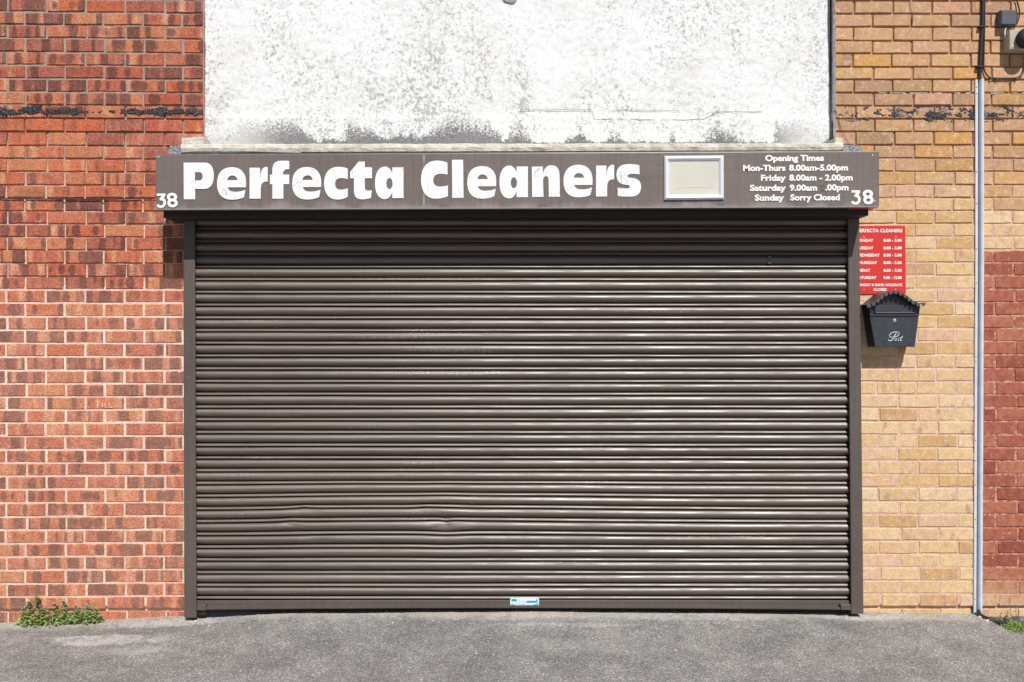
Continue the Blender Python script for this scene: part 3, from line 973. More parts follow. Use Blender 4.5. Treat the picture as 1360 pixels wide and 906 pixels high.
for ch, ox, dy in word:
    cut2d(path(G[ch]), lambda u, w, ox=ox, dy=dy: (ox + u / LS, 206 + dy + w / LS), 'letter', M_vinyl, sign, SP + .0026, .0008)
for ch, ox, oy in (('3', 200, 236), ('8', 200, 236), ('3', 1122.5, 231.7), ('8', 1124.2, 231.9)):
    cut2d(path(G[ch]), lambda u, w, ox=ox, oy=oy: (ox + u / 18.11, oy + w / 18.11), 'numeral', M_white, sign, SP + .0034, .0008)

# small lettering
def ftext(s, x0, x1, base, cap, mat, parent, p0, name='lettering', off=.035, slope=0.0):
    def raw(t):
        cu = bpy.data.curves.new('text', 'FONT'); cu.body = t; cu.offset = off; cu.extrude = 1.0; cu.resolution_u = 3; return cu
    def bounds(t):
        o = bpy.data.objects.new('t', raw(t)); C.objects.link(o)
        dg = bpy.context.evaluated_depsgraph_get()
        me = bpy.data.meshes.new_from_object(o.evaluated_get(dg))
        bpy.data.objects.remove(o)
        a = [v_.co.x for v_ in me.vertices]; c = [v_.co.y for v_ in me.vertices]
        return min(a), max(a), min(c), max(c)
    a, b_, _, _ = bounds(s)
    _, _, h0, h1 = bounds('H')
    kx = (x1 - x0) / (b_ - a); ky = cap / (h1 - h0)
    return solid2d(raw(s), lambda u, w: (x0 + (u - a) * kx, base + (w + h0) * ky - slope * (u - a) * kx), name, mat, parent, p0, .0006)
for s, x0, x1, base in (("Opening Times", 1016.3, 1094.3, 214.3), ("Mon-Thurs", 987, 1043.3, 227.4), ("8.00am-5.00pm", 1047.9, 1126.3, 227.1), ("Friday", 1010.5, 1043.8, 240.5),
                        ("8.00am - 2.00pm", 1048.2, 1132.5, 240.3), ("Saturday", 995.9, 1043.8, 253.8), ("9.00am", 1048.7, 1085.2, 253.6), (".00pm", 1095.9, 1127, 253.2),
                        ("Sunday", 1002.4, 1041.4, 266.8), ("Sorry Closed", 1049.5, 1115.3, 266.5)):
    ftext(s, x0, x1, base, 8.3, M_white, sign, SP + .0034, off=.042, slope=.004)
ftext("2", 1090.2, 1095.2, 253.4, 8.3, M_ghost, sign, SP + .0030, off=.03)

# aluminium snap frame with a faded sheet
fr = MB(); fr.slab([(884, 209), (960, 209), (960, 263.5), (884, 263.5)], SP - .002, SP + .0055)
frame = fr.build('poster_frame', M_paper, sign)
def bar(o0, o1, i0, i1, name):
    """half-round mitred bar between outer edge o0-o1 and inner edge i0-i1"""
    v = []; n = 6
    for (a, c) in ((o0, i0), (o1, i1)):
        for k in range(n + 1):
            t = k / n
            q = P(a[0] + (c[0] - a[0]) * t, a[1] + (c[1] - a[1]) * t, SP + .01)
            v.append(Vector((q.x, -(SP + .003 + .015 * math.sin(math.pi * (.12 + .80 * t))), q.z)))
        q = P(c[0], c[1], SP + .01); v.append(Vector((q.x, -SP, q.z)))
        q = P(a[0], a[1], SP + .01); v.append(Vector((q.x, -SP, q.z)))
    m_ = n + 3
    f = [[k, (k + 1) % m_, m_ + (k + 1) % m_, m_ + k] for k in range(m_)] + [list(range(m_))[::-1], [m_ + k for k in range(m_)]]
    obj(name, v, f, M_alu, frame)
O = [(882, 207.2), (961.3, 206.6), (961.5, 264.8), (882.4, 265.4)]
I = [(888.2, 213.4), (954.6, 213), (955, 258.7), (888.4, 258.9)]
for k in range(4):
    j = (k + 1) % 4
    s = .25
    bar(O[k], O[j], I[k], I[j], 'frame_bar')
# crease in the sheet
b = MB(); b.tube([P(898, 250, SP + .0055), P(915, 249.3, SP + .0055), P(930, 248.8, SP + .006), P(944, 249.6, SP + .0055), P(953, 248.7, SP + .0055)], .0011, 6, 3)
b.build('crease', M_paper, frame)

# galvanised mesh strips lying between ledge and sign
for (quad, lab) in (([(222, 204), (227, 193.5), (240, 193), (240, 204.5)], 'crumpled galvanised mesh scrap at the left end of the shop sign top'),
                    ([(1120.5, 192.3), (1143, 193), (1145.5, 200.8), (1121, 201)], 'galvanised mesh scrap poking out at the right end of the shop sign top')):
    v = []; f = []
    a, b_, c, d_ = quad
    n1, n2 = 16, 8
    for i in range(n1 + 1):
        for j in range(n2 + 1):
            s_, t_ = i / n1, j / n2
            x = (a[0] * (1 - s_) + (b_[0] if lab[0] == 'c' else b_[0]) * s_) if False else ((quad[0][0] + (quad[1][0] - quad[0][0]) * s_) * (1 - t_) + (quad[3][0] + (quad[2][0] - quad[3][0]) * s_) * t_)
            y = (quad[0][1] + (quad[1][1] - quad[0][1]) * s_) * (1 - t_) + (quad[3][1] + (quad[2][1] - quad[3][1]) * s_) * t_
            q = P(x, y, .12)
            v.append(Vector((q.x, -.12 - .006 * mn.noise(Vector((x * .3, y * .3, 0))) - .002 * ((i + j) % 2), q.z)))
    for i in range(n1):
        for j in range(n2): f.append([i * (n2 + 1) + j, (i + 1) * (n2 + 1) + j, (i + 1) * (n2 + 1) + j + 1, i * (n2 + 1) + j + 1])
    o = obj('metal_mesh', v, f, M_galv); tag(o, lab, 'metal mesh')
    so_ = o.modifiers.new('thickness', 'SOLIDIFY'); so_.thickness = .0015
b = MB(); b.tube([P(240, 202.5, .12), P(270, 200.6, .12), P(330, 201, .12), P(400, 203, .13)], .0035, 6, 4)
o = b.build('metal_flashing', M_galv); tag(o, 'thin bent grey flashing edge along the top left of the shop sign', 'flashing')

# ---------------------------------------------------------------- roller shutter
sh = thing('roller_shutter', 'closed dark brown roller shutter with dented lower slats filling the shop front', 'shutter', P(690, 815, .06))
CP = .040
PITCH = 16.94
SPROF = [(0.00, -.020), (0.00, .005), (.015, .0085), (.06, .0122), (.12, .0152), (.18, .0175), (.25, .0188), (.32, .0190), (.41, .0172), (.49, .0138), (.55, .0085), (.595, .0015), (.61, -.020), (.69, -.020),
         (.695, .0010), (.71, .0040), (.78, .0075), (.845, .0105), (.87, .0095), (.88, .004), (.885, -.020), (1.0, -.020)]
DENTS = [(385, 699, 14, 4, .010), (590, 700, 20, 5, .016), (405, 681, 18, 4, .007), (565, 681, 18, 4, .006), (425, 718, 16, 4, .006), (628, 718, 14, 4, .004), (578, 702, 6, 3, .007), (600, 697, 5, 3, -.004), (392, 701, 6, 3, .005), (400, 678, 7, 3, .005), (318, 667, 9, 3, .003), (480, 650, 16, 4, .004), (920, 600, 12, 4, .004), (1085, 700, 10, 4, .004), (530, 634, 10, 3, .004)]
def lift(x, y):
    """slow rise of the bent slats, in pixels"""
    a = math.exp(-((y - 683) / 42) ** 2)
    r = -3.4 * a * (1 / (1 + math.exp(-(x - 385) / 38))) * (1 / (1 + math.exp((x - 800) / 90)))
    r += 1.6 * a * math.exp(-((x - 592) / 28) ** 2) * (1 if y > 697 else -.5)
    if 688 < y < 706: r += 1.5 * math.exp(-abs(x - 592) / 12) - 1.1 * math.exp(-abs(x - 387) / 16)
    if 671 < y < 688: r += -1.2 * math.exp(-abs(x - 404) / 14) - .9 * math.exp(-abs(x - 566) / 14)
    r += .35 * mn.noise(Vector((x * .006, y * .2, 0)))
    return r
def dentd(x, y):
    s_ = 0
    for cx, cy, rx, ry, d in DENTS: s_ += .62 * d * (math.exp(-((x - cx) / rx) ** 2 - ((y - cy) / ry) ** 2) if rx > 15 else 1.3 * math.exp(-1.7 * math.hypot((x - cx) / rx, (y - cy) / ry)))
    return s_
for k in range(-4, 27):
    y0 = 340.4 + PITCH * k
    xl, xr = 252, 1135
    near = 590 < y0 < 730
    xs = frange(xl, xr, 3.5 if near else 24)
    v = []; f = []
    rr = random.Random(k)
    ph = rr.uniform(0, 99); tilt_ = rr.uniform(-.0045, .0035)
    for x in xs:
        for t, d in SPROF:
            y = y0 + t * PITCH
            q = P(x, y + lift(x, y), CP + .01)
            w = mn.noise(Vector((x * .004 + ph, k * 3.1, 0))) * .0012
            tip = (mn.noise(Vector((x * .003, k * 7.7, 9))) * .0022 + tilt_) * (t - .4)
            v.append(Vector((q.x, -(CP + d + w + tip - (dentd(x, y) if d > 0 else 0)), q.z)))
    n = len(SPROF)
    for i in range(len(xs) - 1):
        for j in range(n - 1): f.append([i * n + j, i * n + j + 1, (i + 1) * n + j + 1, (i + 1) * n + j])
    o = obj('slat', v, f, M_slat, sh, recalc=False)
    o.data.polygons.foreach_set('use_smooth', [True] * len(o.data.polygons))
# dark void plane behind the laths
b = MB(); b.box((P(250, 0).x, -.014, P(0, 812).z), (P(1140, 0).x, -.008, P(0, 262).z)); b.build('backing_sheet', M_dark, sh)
# bottom rail, bowed
def bowl(x): return -2.4 * (1 - ((x - 695) / 436) ** 2)
v = []; f = []
pr = [(797.4, .045), (797.6, .058), (799, .0595), (805.6, .0595), (806.2, .060), (806.5, .078), (809.4, .078), (810.2, .074), (810.4, .045)]
xs = frange(261, 1131, 15)
for x in xs:
    for y, p in pr: v.append(P(x, y + bowl(x) * (.3 if y < 800 else 1) + (0 if y > 800 else 0), p))
n = len(pr)
for i in range(len(xs) - 1):
    for j in range(n - 1): f.append([i * n + j, i * n + j + 1, (i + 1) * n + j + 1, (i + 1) * n + j])
f.append(list(range(n))); f.append([(len(xs) - 1) * n + j for j in range(n)])
br = obj('bottom_rail', v, f, M_rail, sh)
for q in ([(262, 803.8), (273, 803.8), (273, 811), (262, 811)], [(1117, 803.2), (1130, 803.2), (1130, 810.2), (1117, 810.2)]):
    b = MB(); b.slab(q, .05, .088, .002); b.build('lock_block', M_rail, br)
# maker's sticker on the bottom rail: blue and pale print
def rr_(x0, y0, x1, y1, r):
    pts = []
    for cx, cy, a0 in ((x1 - r, y0 + r, -90), (x1 - r, y1 - r, 0), (x0 + r, y1 - r, 90), (x0 + r, y0 + r, 180)):
        for k in range(5): a = math.radians(a0 + 22.5 * k); pts.append((cx + r * math.cos(a), cy + r * math.sin(a)))
    return pts
idm = lambda u, w: (u, w)
st = cut2d([rr_(677.6, 793.8, 715.8, 806.2, 2)], idm, 'sticker', M_pale, br, .0605, .0006)
for x0, y0, x1, y1 in ((679.2, 795.6, 686.3, 798.8), (699.5, 798, 712, 800.6), (712, 795.8, 713.8, 800.4), (679.3, 801.5, 680.6, 804.4), (679.4, 803, 684, 804.6), (708, 803, 714, 804.6), (712.8, 801, 714, 804.4), (694.5, 803.4, 696.2, 804.6), (700.6, 803.2, 702, 804.2)):
    cut2d([[(x0, y0), (x1, y0), (x1, y1), (x0, y1)]], idm, 'sticker_print', M_blue, br, .0612, .0003)
b = MB()
b.tube([P(688.6, 800.8, .0615), P(690, 796, .0615), P(692.5, 800.6, .0615), P(694, 796.4, .0615)], .0008, 4, 1)
b.tube([P(695, 799.5, .0615), P(698.5, 799.2, .0615)], .0008, 4, 1)
b.tube([P(684.5, 802, .0615), P(689, 802.3, .0615), P(693, 802.6, .0615), P(698, 802.2, .0615)], .0006, 4, 1)
b.build('sticker_print', M_greycable, br)

# guide rails: channel with front flange and outer web
for (o0, o1, i0, i1, yb_) in ((243.2, 244.6, 258.2, 260.4, 820.3), (1141.5, 1147, 1126.6, 1131, 815.2)):
    yt = 288
    v = []; f = []
    def q_(x, y, p): return P(x, y, .08) if p is None else Vector((P(x, y, .08).x, -p, P(x, y, .08).z))
    sgn = 1 if i0 > o0 else -1
    pr_ = [(0, .0), (0, .078), (.12, .08), (.88, .08), (1, .078), (1, .066), (.86, .065), (.25, .065), (.25, .0)]
    for (y, a, c) in ((yt, o0, i0), ((yt + yb_) / 2, (o0 + o1) / 2, (i0 + i1) / 2), (yb_, o1, i1)):
        for t, p in pr_: v.append(q_(a + (c - a) * t, y, p))
    n = len(pr_)
    for i in range(2):
        for j in range(n): f.append([i * n + j, i * n + (j + 1) % n, (i + 1) * n + (j + 1) % n, (i + 1) * n + j])
    f.append(list(range(n))); f.append([2 * n + j for j in range(n)][::-1])
    obj('guide_rail', v, f, M_rail, sh)
# hood of the roll, tucked under the sign
b = MB(); b.slab([(217, 262), (1153.5, 262), (1153.5, 286.3), (217, 289.3)], .0, .20, .002); b.build('hood', M_dark, sh)
# small grey latch scar
b = MB(); b.slab([(1020, 340), (1024.5, 340), (1024.5, 350), (1020, 350)], .05, .0605, .001); b.build('repair_patch', M_box, sh)

# ---------------------------------------------------------------- red notice board
nb = thing('notice_board', 'red opening hours board on the yellow bricks above the letterbox', 'sign', P(1168, 390.6, 0))
b = MB(); b.slab([(1135, 300), (1202.4, 299.8), (1203.2, 390.4), (1135, 390.8)], .001, .0065, .0008); b.build('board', M_red_sign, nb)
NP = .0067
ftext("PERFECTA CLEANERS", 1138.4, 1198.6, 308.6, 4.6, M_white, nb, NP, off=.028)
for s, x0, x1, base, h in (("MONDAY", 1137.6, 1159.8, 321.2, "8.00 - 5.00"), ("TUESDAY", 1138, 1160, 331.4, "8.00 - 5.00"), ("WEDNESDAY", 1137, 1168.4, 340.9, "8.00 - 5.00"),
                           ("THURSDAY", 1138, 1165.2, 350.8, "8.00 - 5.00"), ("FRIDAY", 1138.5, 1156, 361, "8.00 - 2.00"), ("SATURDAY", 1138.2, 1164, 370.7, "9.00 - 12.00")):
    ftext(s, x0, x1, base, 3.9, M_white, nb, NP, off=.034)
    ftext(h, 1173.4, 1197.6, base, 3.9, M_white, nb, NP, off=.034)
ftext("SUNDAY & BANK HOLIDAYS", 1137.6, 1198.4, 380.2, 3.6, M_white, nb, NP, off=.03)
ftext("CLOSED", 1160, 1177.8, 386.4, 3.6, M_white, nb, NP, off=.03)
for x, y in ((1147.4, 315), (1189.8, 314.6), (1147.7, 384.8), (1189.2, 384.6)):
    b = MB(); c = P(x, y, NP); b.disc(tuple(c), .0032, .002, 8); b.build('screw', M_steel, nb)

# ---------------------------------------------------------------- letterbox
lb = thing('letterbox', 'black steel letterbox with scalloped hood hanging on the yellow bricks', 'letterbox', P(1188, 461, .0))
FP = .10
b = MB()
body = [(1153.6, 404), (1222.3, 404), (1214.9, 460.8), (1162.3, 460.8)]
fr_ = [P(x, y, FP - .004) for x, y in body]
v = fr_ + [Vector((a.x, -.004, a.z)) for a in fr_]
arch = [(1153.6, 404), (1160, 400.5), (1167, 395), (1175, 390.5), (1188, 387.5), (1200, 390.5), (1208, 396), (1215, 401), (1222.3, 404)]
pts = arch + body[2:]
v = [P(x, y, FP - .004) for x, y in pts]
n = len(v)
v += [Vector((a.x, -.004, a.z)) for a in v]
b.add(v, [list(range(n)), [n + k for k in range(n)][::-1]] + [[k, (k + 1) % n, n + (k + 1) % n, n + k] for k in range(n)])
b.build('body', M_black, lb)
b = MB(); b.slab([(1155.2, 420.4), (1220.3, 420.2), (1214.8, 460.6), (1162.6, 460.8)], FP - .004, FP + .001, .0012)
door = b.build('door', M_blackface, lb)
b = MB(); b.slab([(1155.4, 417.6), (1220.8, 417.4), (1220.6, 419.7), (1155.4, 419.9)], FP - .004, FP + .006, .0010); b.build('ledge_strip', M_blackface, lb)
b = MB(); b.slab([(1161.6, 405.4), (1213.6, 405.2), (1214.2, 416), (1162.4, 416.2)], FP - .004, FP + .004, .0015)
flap = b.build('flap', M_blackface, lb)
b = MB(); b.tube([P(1163, 415.6, FP + .006), P(1214, 415.4, FP + .006)], .0035, 8, 1); b.build('flap_lip', M_blackface, flap)
c = P(1188, 425.6, FP); b = MB(); b.disc((c.x, c.y - .0015, c.z), .0095, .003, 16, .2); lk = b.build('lock', M_steel, door)
b = MB(); b.box((c.x - .0045, c.y - .0058, c.z - .001), (c.x + .0045, c.y - .0046, c.z + .001)); b.build('keyhole', M_cable, door)
# hood: wavy roof sheet with a scalloped front edge
rp = [(1150.5, 404.6), (1154, 404.2), (1158, 402.8), (1163, 399.2), (1168, 394.8), (1173, 390.8), (1178, 388), (1184, 386.3), (1189, 385.8), (1195, 387), (1201, 390), (1206, 393.8), (1211, 398), (1216, 401), (1221, 402.8), (1226, 402.4), (1229.8, 401.6)]
RF = .130
v = []
for x, y in rp: v.append(P(x, y, RF))
n = len(rp)
v += [Vector((a.x, -.002, a.z)) for a in v[:n]]
v += [Vector((a.x, a.y, a.z - .004)) for a in v[:n]] + [Vector((a.x, -.002, a.z - .004)) for a in v[:n]]
f = []
for k in range(n - 1):
    f += [[k, k + 1, n + k + 1, n + k], [2 * n + k, 3 * n + k, 3 * n + k + 1, 2 * n + k + 1], [k, 2 * n + k, 2 * n + k + 1, k + 1], [n + k, n + k + 1, 3 * n + k + 1, 3 * n + k]]
f += [[0, n, 3 * n, 2 * n], [n - 1, 3 * n - 1, 4 * n - 1, 2 * n - 1]]
hood = obj('hood', v, f, M_black, lb)
def along(d):
    L = 0
    for (a, b_) in zip(rp, rp[1:]):
        s_ = math.dist(a, b_)
        if L + s_ >= d: t = (d - L) / s_; return (a[0] + (b_[0] - a[0]) * t, a[1] + (b_[1] - a[1]) * t), math.atan2(b_[1] - a[1], b_[0] - a[0])
        L += s_
    return rp[-1], 0
tot = sum(math.dist(a, b_) for a, b_ in zip(rp, rp[1:]))
ns = 13
for k in range(ns):
    (x, y), an = along(tot * (k + .5) / ns)
    hw_ = tot / ns / 2 * .80
    lp = [(-hw_, 0), (hw_, 0)] + [(hw_ * math.cos(a), 2.2 + 2.4 * math.sin(a)) for a in [math.pi * j / 8 for j in range(9)]]
    loop = [(x + u * math.cos(an) - w * math.sin(an) * .4, y + u * math.sin(an) + w) for u, w in lp]
    cut2d([loop], idm, 'scallop', M_scallop, hood, RF + .0002, .0012)
# script lettering
b = MB()
def cs(pts, r=.0013): b.tube([P(1150 + x / 17, 430 + y / 17, FP + .0016) for x, y in pts], r, 5, 4)
cs([(500, 350), (520, 385), (575, 380), (620, 320), (660, 250), (690, 215)], .0022)
cs([(600, 300), (545, 305), (530, 270), (570, 215), (650, 188), (730, 195), (745, 235), (700, 285), (650, 300)], .0018)
cs([(655, 350), (680, 330), (695, 350), (675, 382), (650, 378), (655, 350)])
cs([(745, 325), (725, 330), (740, 355), (735, 380), (710, 383)])
cs([(755, 215), (740, 235)])
cs([(835, 275), (800, 320), (770, 370), (790, 382), (815, 370)], .0018)
cs([(770, 315), (825, 312)])
b.build('lettering', M_pale, door)

# ---------------------------------------------------------------- grey cable cover on the buff wall, black foot
cc = thing('cable_cover', 'tall pale grey plastic cable cover running up the yellow brick wall at right', 'cable cover', P(1300, 816, 0))
v = []; f = []
def ccx(y): return 1301.4 - 2.2 * (max(0, y - 330) / 480)
hp = [(-5.6, .001), (-5.6, .008), (-4.4, .0095), (-2.6, .0095), (-2.3, .004), (-1.3, .004), (-1.0, .012), (-.2, .021), (1.2, .026), (2.8, .026), (4.3, .020), (5.2, .010), (5.5, .001)]
ysx = frange(105.5, 816, 30)
for y in ysx:
    for dx, p in hp:
        q = P(ccx(y) + dx + .25 * mn.noise(Vector((y * .01, 0, 0))), y, .01); v.append(Vector((q.x, -p, q.z)))
n = len(hp)
for i in range(len(ysx) - 1):
    for j in range(n - 1): f.append([i * n + j, i * n + j + 1, (i + 1) * n + j + 1, (i + 1) * n + j])
f.append(list(range(n))); f.append([(len(ysx) - 1) * n + j for j in range(n)])
cv = obj('channel', v, f, M_pvc, cc)
cv.data.polygons.foreach_set('use_smooth', [True] * len(cv.data.polygons))
md = cv.modifiers.new('edges', 'EDGE_SPLIT'); md.split_angle = math.radians(50)
b = MB(); b.tube([P(ccx(y) - 1.8, y, .0052) for y in ysx], .0022, 6, 1); b.build('groove', M_pvcdark, cc)
for y in (115.5, 124.5, 228, 270.5, 331, 376, 474, 480, 585, 612, 644, 690, 796):
    for sx in ((-4.4,) if y in (474, 612, 690) else (-4.4, 4.4)):
        b = MB(); c = P(ccx(y) + sx, y, .0095 if sx < 0 else .0175); b.disc(tuple(c), .0030, .0014, 8); b.build('nail', M_cable, cc)
b = MB()
gzf = lambda px, p: 0
b.tube([(2.652, -.028, .05), (2.657, -.050, .026), (2.675, -.090, .020), (2.715, -.098, .008), (2.775, -.088, -.004)], .0105, 8, 4)
o = b.build('pipe', M_cable); tag(o, 'black plastic pipe bent along the ground at the foot of the grey cable cover', 'pipe')

# ---------------------------------------------------------------- cables, boxes
cg = 'black cables on the walls'
b = MB(); b.tube([P(1306.5, -60, .014), P(1305.8, 0, .014), P(1304.8, 35, .013), P(1302.8, 70, .013), P(1301.4, 106, .012)], .0085, 8, 4)
main = b.build('cable', M_cable); tag(main, 'thick black cable dropping into the top of the grey cable cover', 'cable')
for y, x in ((35, 1304.9), (88, 1302.2)):
    b = MB(); b.slab([(x - 4, y - 1), (x + 4, y - 1), (x + 4, y + 1), (x - 4, y + 1)], .001, .025, .001); b.build('clip', M_cable, main)
b = MB(); b.tube([P(1308.2, -60, .008), P(1307.6, 30, .008), P(1306.6, 80, .008), P(1307, 92, .010), P(1311, 100, .012), P(1318, 103.6, .012), P(1340, 104, .012), P(1352, 102.6, .012), P(1359, 96, .012), P(1361, 80, .012), P(1361.5, 64, .03)], .0042, 7, 4)
lo = b.build('cable', M_cable); tag(lo, 'thin black cable looping under the cream floodlight at top right', 'cable')
for x in (1316.5, 1324, 1350):
    b = MB(); c = P(x, 104.2, .012); b.box((c.x - .005, c.y - .006, c.z - .005), (c.x + .003, -.002, c.z + .006)); b.build('clip', M_greycable, lo)
jb = thing('junction_box', 'small square slate grey junction box beside the cream floodlight', 'junction box', P(1339.5, 33, 0))
b = MB(); b.slab([(1329.3, 13.3), (1350.3, 13.3), (1350, 33.5), (1329, 33.3)], .001, .042, .003); b.build('casing', M_box, jb)
b = MB(); b.slab([(1330.6, 14.6), (1348.9, 14.6), (1348.7, 32.2), (1330.4, 32)], .042, .046, .0015); b.build('lid', M_box, jb)
b = MB(); c = P(1336, 33, .03); b.tube([c, P(1335.5, 37, .03)], .007, 8, 1); b.build('gland', M_cable, jb)
b = MB(); b.tube([P(1346, 33, .02), P(1345.5, 36, .02)], .006, 8, 1); b.build('gland', M_cable, jb)
b = MB(); b.tube([P(1344, -60, .012), P(1348, -10, .012), P(1351.5, 4, .013), P(1354, 16, .015), P(1352, 28, .02), P(1348, 35, .02), P(1345, 36, .02)], .0040, 7, 4)
o = b.build('cable', M_cable); tag(o, 'thin black cable curving down into the slate grey junction box', 'cable')
b = MB(); b.tube([P(1335.8, 36, .03), P(1334.5, 44, .028), P(1336, 50, .03), P(1341, 52.5, .035)], .0048, 8, 4)
o = b.build('cable', M_pvc); tag(o, 'short white cable between the junction box and the cream floodlight', 'cable')
fl = thing('floodlight', 'cream wall light with a ribbed black round head, cut off by the right edge', 'light', P(1356, 66, 0))
b = MB(); b.slab([(1341, 39.5), (1375, 38.5), (1376, 66), (1341.2, 65.5)], .001, .065, .004); b.build('housing', M_creamp, fl)
b = MB()
c = P(1361, 52.5, .065)
prof_ = [(.052, 0), (.055, .006), (.052, .010), (.056, .014), (.053, .020), (.057, .025), (.053, .031), (.050, .042), (.030, .052), (.0, .054)]
v = []; f = []
for r_, d_ in prof_:
    for k in range(20): a = 2 * math.pi * k / 20; v.append(Vector((c.x + r_ * math.cos(a), c.y - d_, c.z + r_ * math.sin(a))))
for i in range(len(prof_) - 1):
    for k in range(20): f.append([i * 20 + k, i * 20 + (k + 1) % 20, (i + 1) * 20 + (k + 1) % 20, (i + 1) * 20 + k])
obj('lamp_head', v, f, M_cable, fl, smooth=True)
for x in (1345.5,):
    b = MB(); c = P(x, 61.5, .066); b.disc(tuple(c), .005, .002, 8); b.build('screw', M_steel, fl)
b = MB(); b.tube([P(1209, -40, .004), P(1208.4, 0, .004), P(1209.6, 12, .005), P(1212.4, 20, .005), P(1212.2, 34, .004), P(1208.5, 40, .004), P(1205, 46.5, .004)], .0012, 5, 4)
o = b.build('wire', M_greycable); tag(o, 'very thin grey wire dangling on the upper yellow bricks', 'wire')
# buff wall's white return, shade painted in as grey, and the corner cables
b = MB(); b.tube([P(1102.5, -60, -.035), P(1103.2, 60, -.034), P(1104.5, 110, -.033), P(1106, 130, -.03), P(1107.2, 150, -.015), P(1106.4, 175, -.01), P(1105.5, 186, -.01)], .0046, 7, 4)
o = b.build('cable', M_cable); tag(o, 'black cable running down the corner at the right edge of the white render', 'cable')
b = MB(); b.tube([P(1101, -60, -.037), P(1101.2, 40, -.037), P(1102.5, 100, -.0395), P(1104.6, 140, -.03), P(1105.2, 170, -.02), P(1103, 182, -.028), P(1098, 187.5, -.03), P(1093, 190.5, -.03)], .0028, 7, 4)
o = b.build('cable', M_greycable); tag(o, 'thinner cable curling onto the cream ledge at the lower right corner of the render', 'cable')
b = MB()
b.tube([P(1108.5, 144, .004), P(1112, 152, .008), P(1114.5, 162, .01), P(1117, 174, .012), P(1122, 184, .04), P(1126, 190, .12), P(1131, 196, .13)], .0012, 5, 4)
b.tube([P(1109.5, 146, .004), P(1114, 158, .01), P(1116.5, 168, .01), P(1120, 176, .012), P(1127, 188, .06), P(1134, 198, .13)], .0010, 5, 4)
o = b.build('wire', M_cable); tag(o, 'pair of loose thin wires hanging onto the right end of the sign', 'wire')
b = MB()
v = []; 
ysf = frange(TOP, 182, 9)
for y in ysf:
    a = P(1104.6, y, -.03); c = P(1108.6, y, 0)
    w = .0025 * mn.noise(Vector((y * .1, 0, 0)))
    s_ = .004 * math.cos((y - 1) / 17.5 * 2 * math.pi)
    v += [Vector((a.x + w, .055, a.z)), Vector((WX(1107.2) + w, .006, c.z)), Vector((WX(1109.6) + w + s_ * .4, -.0035, c.z)), Vector((WX(1110.6) + s_, .004, c.z))]
f = [[i * 4 + j, i * 4 + j + 1, (i + 1) * 4 + j + 1, (i + 1) * 4 + j] for i in range(len(ysf) - 1) for j in range(3)]
M_shaded_return = plain('shaded_return', (.36, .37, .39), .9, .2, 0, .25, 40)  # white paint greyed: the return's shade is put into the colour
obj('corner_return', v, f, M_shaded_return, wall_buff)
b = MB(); b.tube([P(-420, 261, .006), P(-120, 262, .006), P(0, 263.5, .006), P(60, 264.3, .008), P(125, 264.6, .009), P(160, 264.4, .009), P(207, 262.6, .012), P(215, 261, .03)], .0032, 7, 5)
o = b.build('cable', M_cable); tag(o, 'black cable strung across the red bricks to the left end of the sign', 'cable')
v = [P(x, y, -.037) for x, y in [(668, -26), (689, -26), (686, -.5), (683, 3.4), (679.5, 4), (671, 1.8), (668, -1)]]
n = len(v); v += [Vector((a.x, .06, a.z)) for a in v]
o = obj('wall_bracket', v, [list(range(n)), [n + k for k in range(n)][::-1]] + [[k, (k + 1) % n, n + (k + 1) % n, n + k] for k in range(n)], plain('grey_blue_paint', (.26, .25, .31), .6))
tag(o, 'tip of a grey blue fitting poking in at the top edge over the white render', 'bracket')

